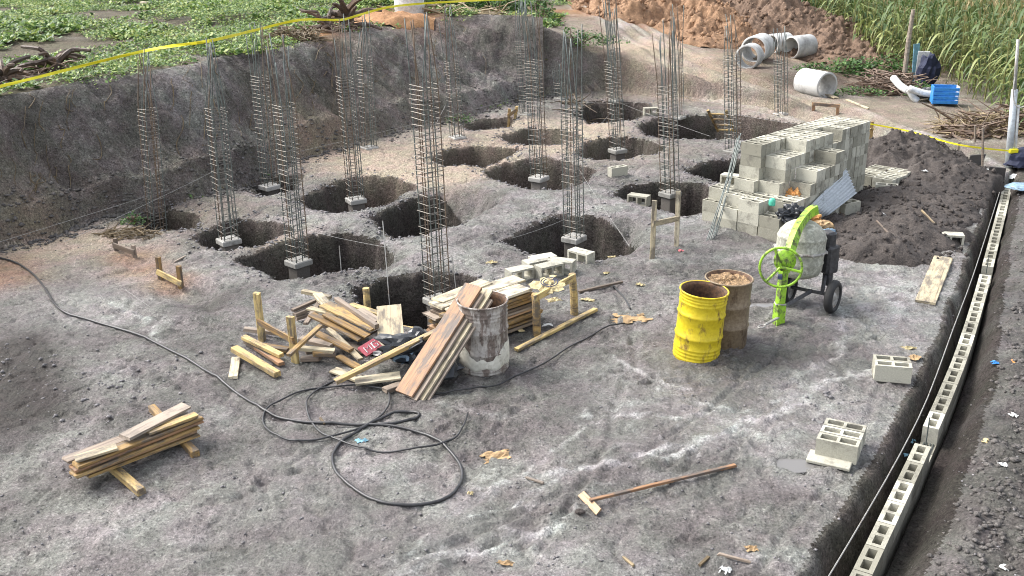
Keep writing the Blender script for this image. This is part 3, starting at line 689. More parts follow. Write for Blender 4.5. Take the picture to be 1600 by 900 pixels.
for ci, (b, t, cy_, ped, zb_, gat, wd, lab) in enumerate(COLS):
    B = P(b[0], b[1], zb_); T = PD(t[0], t[1], B.y); C = PD(b[0] + (t[0] - b[0]) * (b[1] - cy_) / (b[1] - t[1]), cy_, B.y)
    T.x = B.x + .85 * (T.x - B.x); C.x = B.x + .85 * (C.x - B.x)
    root = empty('rebar_column', B, lab, 'rebar column', 'foundation rebar columns')
    r = random.Random(ci * 11 + 5); ang = r.uniform(.5, 1.0); twist = r.uniform(-.25, .25)
    low = (gz(B.x, B.y) if not ped else B.z) - .05
    offs8 = [(-1, -1), (1, -1), (1, 1), (-1, 1), (0, -1), (1, 0), (0, 1), (-1, 0)]
    def ctr(z):
        if z <= C.z: return B.lerp(C, (z - B.z) / (C.z - B.z))
        return C.lerp(T, (z - C.z) / (T.z - C.z))
    hl = wd / 2
    for k, (ox, oy) in enumerate(offs8):
        pts = []; endz = T.z + (r.uniform(-.02, .1) if k < 3 else r.uniform(-.4, .06))
        jx, jy = r.uniform(-.11, .11), r.uniform(-.11, .11)
        for s in range(11):
            z = low + (endz - low) * s / 10; c = ctr(z); a = ang + twist * (z - B.z) / 3
            fz = max(0, (z - C.z) / max(T.z - C.z, .1)); g = 1 - (1 - gat) * min(fz, 1) ** .8
            x_, y_ = ox * hl * g, oy * hl * g
            pts.append((c.x + x_ * math.cos(a) - y_ * math.sin(a) + jx * fz, c.y + x_ * math.sin(a) + y_ * math.cos(a) + jy * fz, z))
        mb = MB(); mb.tube(pts, .009, 5); mb.obj('bar', 'rebar_rust' if r.random() < .3 else 'rebar', root, True)
    z = B.z + .04 if ped else low + .1; far = B.y > 21
    while z < C.z:
        c = ctr(z); a = ang + twist * (z - B.z) / 3; fz = (z - B.z) / (C.z - B.z)
        o = bpy.data.objects.new('stirrup', ST)
        o.matrix_basis = Matrix.Translation(c - B + Vector((r.uniform(-.012, .012), r.uniform(-.012, .012), 0))) @ Matrix.Rotation(a + r.uniform(-.06, .06), 4, 'Z') @ Matrix.Rotation(r.uniform(-.07, .07), 4, 'X') @ Matrix.Rotation(r.uniform(-.07, .07), 4, 'Y') @ Matrix.Diagonal((wd + .02, wd + .02, wd, 1))
        link(o, root); z += (.12 if fz < .55 else .085 if fz < .85 else .06) * r.uniform(.8, 1.2)
    if ped:
        mb = MB(); R = Matrix.Rotation(ang, 3, 'Z')
        mb.box(B + Vector((0, 0, -.055)), (.35, .33, .10), R, 0, .014); o_ = mb.obj('pedestal', 'conc', root); mb = MB(); mb.box(B + Vector((0, 0, -.76)), (.26, .25, 1.3), R, 0, .01); mb.obj('stub', 'shaded_conc', root)  # lower stub: pit shade put into its dark concrete colour
    else:
        g_ = gz(B.x, B.y)
        mb = MB(); mb.box(Vector((ctr(g_).x, ctr(g_).y, g_ + .0)), (.34, .34, .08), Matrix.Rotation(ang, 3, 'Z'), 0, .02); mb.obj('pedestal', 'conc', root)
    col_tops.append((B, C, T))

# yellow tape tied to the column tips
tp = [PD(-260, 195, 16.5), PD(0, 135, 17.0), col_tops[0][2], col_tops[1][2] + Vector((0, 0, -.02)), col_tops[2][2] + Vector((0, 0, -.06)), PD(470, 31, 21.4), PD(532, 31, 22.2), col_tops[5][2], PD(622, 9, 24.5), PD(738, 1, 27.0), PD(860, -3, 29)]
mb = MB(); pts = bez(tp, 5); n_ = len(pts); v = []; f = []
for i, p in enumerate(pts):
    tw = .5 * math.sin(i * 1.3); v += [p + Vector((0, .026 * math.sin(tw), .026 * math.cos(tw))), p - Vector((0, .026 * math.sin(tw), .026 * math.cos(tw)))]
    if i: f.append((2 * i - 2, 2 * i - 1, 2 * i + 1, 2 * i))
mb.add(v, f); o = mb.thing('caution_tape', 'tape', 'bright yellow tape strung along the column tips above the bank', 'tape', origin=pts[n_ // 2])
sol = o.modifiers.new('thickness', 'SOLIDIFY'); sol.thickness = .003

# ------------------------------------------------------------------ layout strings
def string(a, b, za, zb_, lab, sag=.02, r=.0028):
    p, q = P(a[0], a[1], za), P(b[0], b[1], zb_)
    pts = [p.lerp(q, k / 8) - Vector((0, 0, sag * 4 * (k / 8) * (1 - k / 8))) for k in range(9)]
    mb = MB(); mb.tube(pts, r, 4); return mb.thing('layout_string', 'string', lab, 'string', 'layout strings', origin=p)
string((-40, 390), (462, 232), .25, .25, 'pale layout string running low along the foot of the bank')
string((462, 238), (850, 143), .3, .3, 'pale layout string along the foot of the bank towards the far corner')
string((100, 378), (345, 262), .3, .5, 'upper layout string climbing past the first rebar column')
string((484, 361), (616, 388), .15, .15, 'short slack string crossing the wide pit by the scrap heap')
string((903, 262), (984, 385), .75, .02, 'diagonal guy string beside the deep square pit')
string((800, 372), (884, 342), .12, .12, 'string across the near wall of the deep square pit')
string((905, 160), (1015, 160), .45, .45, 'taut string in front of the far cut')
string((972, 162), (1110, 213), .5, .1, 'string slanting down over the long far pit')
string((1060, 148), (1330, 205), .45, .35, 'string along the cut edge towards the block stack')
string((1065, 164), (1260, 196), .4, .3, 'lower string along the long far pit')
string((955, 175), (910, 225), .3, .05, 'string slanting down towards the far pit')
string((345, 362), (455, 300), .25, .25, 'string passing over the small pits near the bank')
string((708, 398), (806, 428), .28, .3, 'string tied to the thin rod beside the board stack')
string((745, 288), (757, 264), .1, .1, 'short string at the rim of the round pit')
string((195, 452), (268, 503), .02, .02, 'fine string lying on the mud beside the hose', 0)
def rod(a, b, zt, lab, r=.008):
    p = P(a[0], a[1], zt); q = P(b[0], b[1], 0); q.z = gz(q.x, q.y) - .05
    mb = MB(); mb.tube([q, p], r, 5); return mb.thing('steel_rod', 'steel', lab, 'steel rod', origin=q)
rod((598, 345), (609, 452), .75, 'thin steel rod stuck in the ground between the pits')
rod((706, 398), (722, 445), .35, 'thin pale rod leaning at the pit behind the board stack')
rod((530, 384), (532, 410), .2, 'short thin rod standing in the wide pit wall')
rod((696, 165), (676, 198), .45, 'leaning rod near the pit on the tan ridge')

# ------------------------------------------------------------------ concrete blocks
def block_mesh(L=.40, Wd=.15, Hh=.20, t=.03):
    # hollow block, length along x, two cells open along z
    xo = [-L / 2, -L / 2 + t, -t / 2, t / 2, L / 2 - t, L / 2]; yo = [-Wd / 2, -Wd / 2 + t, Wd / 2 - t, Wd / 2]
    v = []; f = []; idx = {}
    def vi(i, j, k):
        key = (i, j, k)
        if key not in idx: idx[key] = len(v); v.append((xo[i], yo[j], (-.5 if k == 0 else .5) * Hh))
        return idx[key]
    for i in range(5):
        for j in range(3):
            hole = (i in (1, 3) and j == 1)
            if not hole:
                f.append((vi(i, j, 1), vi(i + 1, j, 1), vi(i + 1, j + 1, 1), vi(i, j + 1, 1)))
                f.append((vi(i, j, 0), vi(i, j + 1, 0), vi(i + 1, j + 1, 0), vi(i + 1, j, 0)))
            else:
                f.append((vi(i, j, 0), vi(i + 1, j, 0), vi(i + 1, j, 1), vi(i, j, 1))[::-1]); f.append((vi(i, j + 1, 0), vi(i, j + 1, 1), vi(i + 1, j + 1, 1), vi(i + 1, j + 1, 0))[::-1])
                f.append((vi(i, j, 0), vi(i, j, 1), vi(i, j + 1, 1), vi(i, j + 1, 0))[::-1]); f.append((vi(i + 1, j, 0), vi(i + 1, j + 1, 0), vi(i + 1, j + 1, 1), vi(i + 1, j, 1))[::-1])
    for i in range(5):
        f.append((vi(i, 0, 0), vi(i + 1, 0, 0), vi(i + 1, 0, 1), vi(i, 0, 1))); f.append((vi(i, 3, 0), vi(i, 3, 1), vi(i + 1, 3, 1), vi(i + 1, 3, 0)))
    for j in range(3):
        f.append((vi(0, j, 0), vi(0, j, 1), vi(0, j + 1, 1), vi(0, j + 1, 0))); f.append((vi(5, j, 0), vi(5, j + 1, 0), vi(5, j + 1, 1), vi(5, j, 1)))
    me = mesh('concrete_block', v, f, 'block')
    bm = bmesh.new(); bm.from_mesh(me); bmesh.ops.recalc_face_normals(bm, faces=bm.faces); bm.to_mesh(me); bm.free()
    return me
BLK = block_mesh(); BLK_G = block_mesh(.40, .145, .20, .026); BLK_W = block_mesh(.40, .20, .20, .032)
BLK_M = block_mesh(.40, .16, .20, .042)
for m_ in (BLK_G, BLK_W, BLK_M): m_.name = 'concrete_block'
def put_block(c, R, label, group=None, me=None, parent=None):
    o = bpy.data.objects.new('concrete_block' if parent is None else 'block', me or BLK)
    c = Vector(c) - (parent.matrix_basis.translation if parent is not None else Vector())
    o.matrix_basis = Matrix.Translation(c) @ R.to_4x4(); link(o, parent)
    if label: tag(o, label, 'concrete block', group)
    return o
# the stack: i across (0.4 m steps along b), j along the stack (0.15 m steps along a), k courses
SA = Vector((.72, .69, 0)).normalized(); SB = Vector((SA.y, -SA.x, 0))
S0 = P(1178, 219, 1.41); S0.z = 0; SZ = gz(S0.x, S0.y) - .02
SR = Matrix(((SB.x, SA.x, 0), (SB.y, SA.y, 0), (0, 0, 1)))
hgt = {}
NJ = 20
for j in range(NJ):
    hgt[(0, j)] = 7
    if j >= 1: hgt[(1, j)] = 6 if j < 5 else 7
    if j >= 3 and j < 9: hgt[(2, j)] = 5 if j < 7 else 6
for j, hs_ in ((-1, (4, 3, 3)), (-2, (3, 3, 3)), (-3, (3, 3, 2)), (-4, (2, 3, 2))):
    for i, h_ in enumerate(hs_): hgt[(i, j)] = h_
hgt[(1, 0)] = 4; hgt[(2, 0)] = 3; hgt[(2, 1)] = 3; hgt[(2, 2)] = 4; hgt[(-1, -1)] = 3; hgt[(-1, -2)] = 3; hgt[(-1, -3)] = 2
r = random.Random(4); nb_ = 0

for (i, j), h_ in hgt.items():
    for k in range(h_):
        front = k >= hgt.get((i, j - 1), 0); side = k >= hgt.get((i + 1, j), 0); top_ = k == h_ - 1; left_ = k >= hgt.get((i - 1, j), 0) and j < 2; back = k >= hgt.get((i, j + 1), 0) and j > 20
        if not (front or side or top_ or left_): continue
        c = S0 + SB * (i * .41 + r.uniform(-.008, .008)) + SA * (j * .152 + r.uniform(-.004, .004)); c.z = SZ + .1 + k * .2015
        if (i, j) in ((1, 11), (1, 12)) and k == h_ - 1: continue
        row = 'tall back row' if i == 0 and j >= 0 else 'low front steps' if j < 0 or i < 0 or (i == 2 and j < 3) else 'second row' if i == 1 else 'third row' if i == 2 else 'lowest side row'
        lab = 'grey hollow block, ' + ('topmost' if top_ else ('ground', 'second', 'third', 'fourth', 'fifth', 'sixth', 'seventh', 'eighth')[k]) + ' course, ' + row + ' of the stack'
        put_block(c, SR @ Matrix.Rotation(r.uniform(-.03, .03), 3, 'Z'), lab, lab.replace('grey hollow block', 'stack blocks'), BLK_G); nb_ += 1
# loose top blocks on the stack
c = S0 + SB * .82 + SA * 9 * .152; c.z = SZ + .1 + 6 * .2015
# single blocks lying about
def loose(px, py, rotz, lab, mode='up', me=None, dz=0.0, z0=0):
    p = G(px, py, z0)
    R = Matrix.Rotation(rotz, 3, 'Z')
    if mode == 'side': R = R @ Matrix.Rotation(PI / 2, 3, 'X'); hh = .15 / 2
    elif mode == 'wide': R = R @ Matrix.Rotation(PI / 2, 3, 'X'); hh = .10
    else: hh = .10
    p.z += hh - .012 + dz
    return put_block(p, R, lab, None, me)
loose(908, 408, -.75, 'block lying on its side at the pit rim past the board stack', 'wide', BLK_W)
loose(998, 318, -.55, 'block lying on its side between the deep square pit and the batter board', 'wide', BLK_W)
loose(965, 274, .5, 'small block on the ridge between two pits', 'up', BLK)
loose(1016, 210, .1, 'distant block on its side near the long far pit', 'wide', BLK_W)
loose(1384, 303, -.35, 'two-celled block standing on the dark soil by the stack', 'up', BLK_W)
loose(1325, 331, .55, 'block with a pale top on the soil by the corrugated sheet', 'up', BLK_W)
loose(1483, 380, -.25, 'block on its side alone on the wet strip beside the trench', 'side', BLK_W)
A1 = Matrix.Rotation(-.25, 3, 'Z')
for k, (dx, dy) in enumerate(((0, 0), (.0, .155))):
    p = G(1393, 592); p += A1 @ Vector((dx, dy, 0)); p.z += .09; put_block(p, A1, 'block of the upright pair beside the trench edge', 'upright block pair beside the trench')
A2 = Matrix.Rotation(-.5, 3, 'Z')
for k in range(3):
    p = G(1308, 712); p += A2 @ Vector((0, -.02 + k * .165, 0)); p.z += .095; put_block(p, A2, 'block of the upright trio standing by the puddle', 'upright block trio by the puddle')
p = G(1296, 722); R = A2 @ Matrix.Rotation(0.08, 3, 'X'); mb = MB(); p.z += .02; mb.box(p, (.42, .2, .035), R, 0, .006); mb.thing('concrete_slab', 'block', 'thin broken slab lying in front of the upright block trio', 'slab', origin=p)
A3 = Matrix.Rotation(.55, 3, 'Z')
for k, (px, py, rz) in enumerate(((812, 437, .55), (838, 424, .5), (858, 431, .55), (878, 424, -.4), (848, 418, .45))):
    p = G(px, py); p.z += .09; put_block(p, Matrix.Rotation(rz, 3, 'Z') @ Matrix.Rotation(PI / 2, 3, 'X'), 'pale block lying flat in the group behind the cement-bag stand', 'pale flat blocks behind the board stack', BLK_W)
# stacked blocks at the far left foot of the stack
for k, (px, py, zz) in enumerate(((1142, 300, .0), (1142, 300, .2), (1142, 300, .4))):
    p = P(px, 318, 0); p.z = gz(p.x, p.y) + .1 + zz; put_block(p, SR @ Matrix.Rotation(.1 * k, 3, 'Z') @ (Matrix.Rotation(PI / 2, 3, 'X') if k == 2 else Matrix.Identity(3)), 'block piled beside the leaning rebar bundle', 'blocks piled beside the leaning rebar bundle', BLK_W)
# pallet of flat blocks beyond the stack
p0 = P(1340, 290)
for k in range(6):
    for q in range(2):
        p = p0 + SA * (k * .155) + SB * (q * .42 + .1); p.z = gz(p.x, p.y) + .14; put_block(p, SR, 'block in the low row at the far end of the stack', 'low block row past the stack', BLK_G)

# corrugated sheet leaning against the stack
root = None
mb = MB(); n1_, n2_ = 44, 4; v = []; f = []
a0 = P(1262, 352, .55); tl_ = P(1326, 268, 1.15); br_ = P(1338, 300, .42); bl_ = P(1283, 338, .2)
a0 = P(1263, 323, .42); tr__ = P(1322, 263, .80); br_ = P(1338, 301, .40); bl_ = P(1287, 341, .06)
for i in range(n1_ + 1):
    u = i / n1_; wv = .018 * math.cos(i / n1_ * 2 * PI * 8)
    for jx in range(n2_ + 1):
        t_ = jx / n2_
        p = (a0.lerp(bl_, u)).lerp(tr__.lerp(br_, u), t_); nrm = (bl_ - a0).cross(tr__ - a0).normalized()
        v.append(p + nrm * wv)
for i in range(n1_):
    for jx in range(n2_): f.append((i * 5 + jx, (i + 1) * 5 + jx, (i + 1) * 5 + jx + 1, i * 5 + jx + 1))
mb.add(v, f); o = mb.thing('corrugated_sheet', 'zinc', 'blue-grey corrugated metal sheet leaning on the side of the block stack', 'metal sheet', smooth=True)
sol = o.modifiers.new('thickness', 'SOLIDIFY'); sol.thickness = .004
o = blob(P(1240, 312, .45), (.17, .15, .17), 'rag_orange', 'orange_rag', 3, .5, 4, False, 3.5); tag(o, 'crumpled orange rag stuffed among the stack blocks', 'rag')
o = blob(P(1240, 336, .40), (.26, .2, .17), 'bag_black', 'black_plastic_bag', 5, .5, 4, False, 3.0); tag(o, 'black plastic bag slumped on the stack behind the mixer', 'plastic bag')
o = blob(P(1268, 340, .34), (.14, .12, .10), 'rag_orange', 'orange_cloth', 8, .5, 3, False, 3.5); tag(o, 'orange and pale cloth lying between bag and corrugated sheet', 'cloth')
o = blob(P(1285, 352, .3), (.16, .12, .08), 'paper', 'crumpled_sack', 9, .4, 3, False, 3.0); tag(o, 'crumpled brown sack above the mixer drum', 'sack')
o = blob(P(1293, 366, .2), (.13, .10, .09), 'bag_blue', 'blue_cloth', 10, .5, 3, False, 3.0); tag(o, 'pale blue striped cloth hanging behind the mixer drum', 'cloth')
pb = P(1206, 321, .58); mb = MB(); mb.lathe([(.0, 0), (.05, .0), (.055, .02), (.055, .09), (.04, .115), (.0, .125)], 16, Matrix.Translation(pb)); root = mb.thing('mint_helmet', 'mint', 'mint green plastic tub standing on a front block of the stack', 'tub', smooth=True)
root.name = 'plastic_tub'
# bundle of loose bars leaning on the stack
for k in range(6):
    q = P(1104 + k * 3.0, 376 - k * 1.5, 0); q.z = gz(q.x, q.y); t_ = PD(1158 - (k % 3) * 3, 208 + k * 4, 17.2 + .04 * k)
    mb = MB(); mid_ = q.lerp(t_, .5) + Vector((.02 * (k % 2), 0, -.04)); mb.tube(bez([q, mid_, t_], 4), .009, 5); mb.thing('loose_rebar', 'rebar', 'loose steel bar in the bundle leaning on the end of the stack', 'steel bar', 'bars leaning on the block stack', origin=q)

# ------------------------------------------------------------------ block wall in the trench
wroot = empty('block_wall', (wl[3][0], wl[3][1], -.74), 'long low hollow-block wall standing in the trench at the soil edge', 'wall')
wp = bez([Vector((a, b, 0)) for a, b in wl], 10)
acc = [0.0]
for a, b in zip(wp[:-1], wp[1:]): acc.append(acc[-1] + (b - a).length)
def wat(s):
    i = int(np.clip(np.searchsorted(acc, s) - 1, 0, len(wp) - 2)); t = (s - acc[i]) / (acc[i + 1] - acc[i]); p = wp[i].lerp(wp[i + 1], t); return p, (wp[i + 1] - wp[i]).normalized()
s = .2; k = 0; gaps = []
while s < acc[-1] - .2:
    p, t = wat(s); R = frame(t)
    hi = (k % 14) != 9
    for c_ in range(3):
        if c_ == 2 and not hi: continue
        q, tt = wat(min(s + (.205 if c_ == 1 else 0), acc[-1] - .2)); q = q.copy(); q.z = WT - .1 - .2 * (2 - c_) ; put_block(q, frame(tt), None, None, BLK_M, wroot)
    if not hi: gaps.append(s)
    s += .41; k += 1
for s in gaps:
    for q in (-.045, -.015, .02, .05):
        pts = []
        for d in np.linspace(-.25, .25, 4):
            p, t = wat(min(max(s + d, 0), acc[-1])); pts.append(p + Vector((t.y, -t.x, 0)) * q + Vector((0, 0, WT - .19)))
        mb = MB(); mb.tube(pts, .007, 5); mb.obj('bar', 'rebar', wroot)
    p, t = wat(s)
    mb = MB(); mb.tube([p + Vector((0, 0, -.4)), p + Vector((0, 0, .12))], .007, 5); mb.obj('bar', 'rebar', wroot)
# mortar bed on the outer face: a footing under the wall
mb = MB(); n_ = len(wp); v = []; f = []
for i, p in enumerate(wp):
    t = (wp[min(i + 1, n_ - 1)] - wp[max(i - 1, 0)]).normalized(); nn = Vector((t.y, -t.x, 0))
    for a_, z_ in ((-.12, -.80), (-.12, -.685), (.12, -.685), (.12, -.80)): v.append(p + nn * a_ + Vector((0, 0, z_)))
    if i:
        for k in range(3): f.append((4 * i - 4 + k, 4 * i + k, 4 * i + k + 1, 4 * i - 3 + k))
mb.add(v, f); mb.obj('footing', 'conc', wroot)
# string above the trench
spts = [P(a, b, .06) for a, b in ((1292, 905), (1340, 825), (1405, 712), (1450, 620), (1490, 512), (1520, 432), (1548, 345), (1562, 300))]
mb = MB(); mb.tube(bez(spts, 3), .006, 4); mb.thing('guide_cord', 'steel', 'long taut cord following the trench beside the block wall', 'cord', origin=spts[0])

# ------------------------------------------------------------------ oil drums
def drum(px, py, R, Hh, label, body, tilt=(0, 0), ribs=(.33, .62), small=(), splash=False, fill=None, open_=True):
    p = G(px, py); p.z -= .03
    root = empty('oil_drum', p, label, 'drum', 'open oil drums')
    A = Matrix.Translation(p) @ Matrix.Rotation(tilt[0], 4, 'X') @ Matrix.Rotation(tilt[1], 4, 'Y')
    prof = [(R * .97, 0), (R, .012)]
    zz = sorted([(z, .013) for z in ribs] + [(z, .006) for z in small])
    for z, b in zz:
        w_ = .014 if b > .01 else .009
        prof += [(R, z * Hh - w_), (R + b, z * Hh), (R, z * Hh + w_)]
    prof += [(R, Hh - .02), (R + .012, Hh - .012), (R + .013, Hh), (R - .004, Hh + .002)]
    mb = MB(); mb.lathe(prof, 40, A)
    from mathutils import noise as mn
    for q_ in mb.v:
        rel = q_ - p; d_ = mn.noise(Vector((rel.x * 4 + px, rel.y * 4, rel.z * 3.2))); rad_ = Vector((rel.x, rel.y, 0))
        if rad_.length > .05 and .05 < rel.z < Hh - .05: q_ -= rad_.normalized() * (max(0, d_ - .2) * .012 + d_ * .003)
    o = mb.obj('shell', body, root, True)
    mb = MB(); mb.lathe([(R - .004, Hh + .002), (R - .024, Hh - .02)] + [(R - .03 + (.008 if k % 2 else 0), Hh - .03 - .05 * k) for k in range(14)] + [(R - .03, .06), (0.001, .05)], 40, A); mb.obj('lining', 'rust_in', root, True)
    mb = MB(); mb.tube([A @ Vector(((R + .006) * math.cos(a), (R + .006) * math.sin(a), Hh - .004)) for a in np.linspace(0, 2 * PI, 40, endpoint=False)], .012, 6, closed=True); mb.obj('rim', body, root, True)
    if splash:                                        # dried cement on the lower half, ragged upper edge
        v = []; f = []; n = 48; r = random.Random(3)
        hs_ = [Hh * (.22 + .10 * math.sin(2.2 * a + .6) + .05 * r.random()) for a in np.linspace(0, 2 * PI, n, endpoint=False)]
        for i in range(n):
            a = 2 * PI * i / n
            for k in range(7):
                z = .11 + .02 * math.sin(i * .9) + (hs_[i] - .03) * k / 6 * (1.1 if k == 6 else 1); v.append(A @ Vector(((R + .015 - .011 * (k in (0, 6))) * math.cos(a), (R + .015 - .011 * (k in (0, 6))) * math.sin(a), z)))
        for i in range(n):
            for k in range(6): f.append((i * 7 + k, ((i + 1) % n) * 7 + k, ((i + 1) % n) * 7 + k + 1, i * 7 + k + 1))
        mb = MB(); mb.add(v, f); mb.obj('cement_splash', 'lime', root, True)
    if fill:
        z = Hh - .035; mb = MB(); v = [A @ Vector((0, 0, z + .02))]; f = []; r = random.Random(9)
        for k in range(1, 7):
            for i in range(32): v.append(A @ Vector(((R - .018) * k / 6 * math.cos(2 * PI * i / 32), (R - .018) * k / 6 * math.sin(2 * PI * i / 32), z + r.uniform(-.015, .02))))
        for i in range(32): f.append((0, 1 + i, 1 + (i + 1) % 32))
        for k in range(5):
            for i in range(32): f.append((1 + k * 32 + i, 1 + k * 32 + 32 + i, 1 + k * 32 + 32 + (i + 1) % 32, 1 + k * 32 + (i + 1) % 32))
        mb.add(v, f); mb.obj('filling', fill, root)
    return root
drum(1087, 553, .282, .89, 'bright yellow rust-streaked oil drum, open and leaning slightly', 'yellow', (.02, .07), (.36, .68), (.05, .10, .15, .20, .85, .9, .94))
drum(1130, 533, .285, .89, 'brown rusted oil drum full of shavings behind the yellow one', 'rusty', (0, .03), (.33, .64), (), False, 'gravel')
drum(757, 572, .292, .90, 'white-mottled oil drum with cement splashes under the leaning boards', 'drumgrey', (.01, 0), (.32, .62), (.05, .09, .8, .85, .9), True)

# ------------------------------------------------------------------ concrete mixer
L0 = G(1216, 507); D = G(1240, 474); W0 = G(1299, 486)
mx = empty('concrete_mixer', D, 'wheeled concrete mixer with lime green arm and cement-caked grey drum', 'concrete mixer')
Dm = Matrix.Translation(D + Vector((0, 0, .05))) @ Matrix.Diagonal((.94, .94, .97, 1)) @ Matrix.Rotation(-.04, 4, 'X') @ Matrix.Rotation(.05, 4, 'Y')
mb = MB()
prof = [(.05, .36), (.20, .37), (.30, .42), (.335, .50), (.338, .58), (.35, .60), (.338, .62), (.342, .73)]
mb.lathe(prof, 40, Dm); body = mb.obj('drum', 'mixdrum', mx, True)
mb = MB(); mb.lathe([(.342, .73), (.355, .745), (.358, .77), (.345, .79), (.345, .93), (.352, .945), (.342, .96), (.32, 1.02), (.25, 1.10), (.17, 1.15), (.13, 1.165), (.0, 1.17)], 40, Dm); mb.obj('drum_cone', 'mixdrum', mx, True)
mb = MB(); mb.tube([Dm @ Vector((.352 * math.cos(a), .352 * math.sin(a), .76)) for a in np.linspace(0, 2 * PI, 40, endpoint=False)], .018, 6, closed=True); mb.obj('ring_band', 'steel', mx, True)
for k in range(14):
    a = 2 * PI * k / 14; q = Dm @ Vector((.372 * math.cos(a), .372 * math.sin(a), .76)); mb = MB(); mb.box(q, (.03, .03, .035), Matrix.Rotation(a, 3, 'Z'), 0, .006); mb.obj('bolt', 'steel', mx)
def arm(pts, wdt, th, name, mat):
    v = []; f = []; pts = [Vector(p) for p in pts]; side = (W0 - L0); side.z = 0; side = Vector((side.y, -side.x, 0)).normalized()
    for i, p in enumerate(pts):
        t = (pts[min(i + 1, len(pts) - 1)] - pts[max(i - 1, 0)]).normalized(); u = side.cross(t).normalized()
        for a, b in ((-1, -1), (1, -1), (1, 1), (-1, 1)): v.append(p + side * a * th / 2 + u * b * wdt / 2)
        if i:
            for k in range(4): f.append((4 * i - 4 + k, 4 * i - 4 + (k + 1) % 4, 4 * i + (k + 1) % 4, 4 * i + k))
    n = 4 * len(pts) - 4; f += [(3, 2, 1, 0), (n, n + 1, n + 2, n + 3)]
    mb = MB(); mb.add(v, f); return mb.obj(name, mat, mx)
Lt = L0 + Vector((.02, .02, .78))
arm([L0 + Vector((0, 0, -.02)), L0 + Vector((0, 0, .3))], .13, .10, 'foot', 'green')
arm([L0 + Vector((0, 0, .28)), Lt], .10, .08, 'post', 'green')
topc = Dm @ Vector((.02, .0, 1.20))
q1 = Lt + Vector((.06, .03, .22)); q2 = q1.lerp(topc, .45) + Vector((0, -.02, .12))
arm(bez([Lt - Vector((0, 0, .05)), Lt + Vector((.01, 0, .12)), q1, q2, topc + Vector((.02, 0, .06)), topc + Vector((.16, .1, .10))], 4), .12, .10, 'yoke', 'green')
hc = PD(1220, 418, L0.y - .12); hn = Vector((-.25, -1, .05)).normalized(); hu = Vector((0, 0, 1)); hx_ = hu.cross(hn).normalized(); hu = hn.cross(hx_)
mb = MB(); mb.tube([hc + (hx_ * math.cos(a) + hu * math.sin(a)) * .262 for a in np.linspace(0, 2 * PI, 40, endpoint=False)], .017, 8, closed=True); hw = mb.obj('handwheel', 'green', mx, True)
for k in range(3):
    a = PI / 2 + k * 2 * PI / 3 + .35
    mb = MB(); mb.tube([hc + hn * -.02, hc + (hx_ * math.cos(a) + hu * math.sin(a)) * .262], .019, 6); mb.obj('spoke', 'green', hw)
Rg = frame(hn).to_4x4()
mb = MB(); mb.lathe([(0.001, .0), (.13, .0), (.14, .012), (.14, .05), (.001, .05)], 28, Matrix.Translation(hc + hx_ * .045 + hu * .08 - hn * .085) @ frame(hx_, hn).to_4x4()); mb.obj('gear_cover', 'green', mx, True)
mb = MB(); mb.box(hc - hn * .05 + hu * -.14, (.055, .05, .1), frame(hx_, hn), 0, .004); mb.obj('sticker', 'ink', mx)
lv0 = L0 + Vector((-.02, -.05, .12)); lv1 = P(1188, 511, .06)
mb = MB(); mb.tube([lv0, lv1 + (lv0 - lv1) * .25], .02, 6); d_ = (lv0 - lv1).normalized(); s_ = Vector((d_.y, -d_.x, 0)).normalized()
c_ = lv1 + d_ * .03
mb.tube([c_ + d_ * .06 * math.cos(a) + s_ * .035 * math.sin(a) for a in np.linspace(0, 2 * PI, 12, endpoint=False)], .009, 5, closed=True); mb.obj('tow_lever', 'steel', mx)
mb = MB(); mb.tube([L0 + Vector((-.06, -.05, .30)), L0 + Vector((.06, -.05, .30)), L0 + Vector((.06, .05, .30)), L0 + Vector((-.06, .05, .30))], .012, 5, closed=True); mb.obj('collar', 'steel', mx)
wa = Vector((.80, -.60, 0)).normalized(); wc = W0 + Vector((0, 0, .225))
for k, off in enumerate((0, -.62)):
    c = wc + wa * off; c.z = .225 + gz(c.x, c.y) - .015; Mw = Matrix.Translation(c) @ frame((-wa.y, wa.x, 0), wa).to_4x4()
    mb = MB(); mb.lathe([(.15, -.05), (.20, -.055), (.225, -.03), (.228, 0), (.225, .03), (.20, .055), (.15, .05), (.15, -.05)], 32, Mw); ty = mb.obj('wheel', 'rubber', mx, True)
    mb = MB(); mb.lathe([(.001, .03), (.05, .035), (.06, .01), (.14, .0), (.152, .04), (.152, -.04), (.14, -.012), (.001, -.02)], 24, Mw); mb.obj('rim', 'steel', ty, True)
mb = MB(); mb.tube([wc, wc - wa * .62], .025, 6); mb.obj('axle', 'engine', mx)
mb = MB(); mb.tube([L0 + Vector((0, 0, .22)), wc - wa * .3], .035, 4); mb.obj('chassis', 'engine', mx)
ec = D + Vector((.44, .10, .62)); mb = MB(); mb.box(ec, (.22, .26, .40), Matrix.Rotation(.5, 3, 'Z'), 0, .03); mb.box(ec + Vector((-.01, .0, .28)), (.15, .2, .22), Matrix.Rotation(.3, 3, 'Z'), 0, .03); mb.box(ec + Vector((0.02, -.03, -.27)), (.10, .12, .22), Matrix.Rotation(.5, 3, 'Z'), 0, .015); mb.tube([ec + Vector((0, 0, -.2)), wc - wa * .15], .03, 6); mb.obj('engine', 'engine', mx)

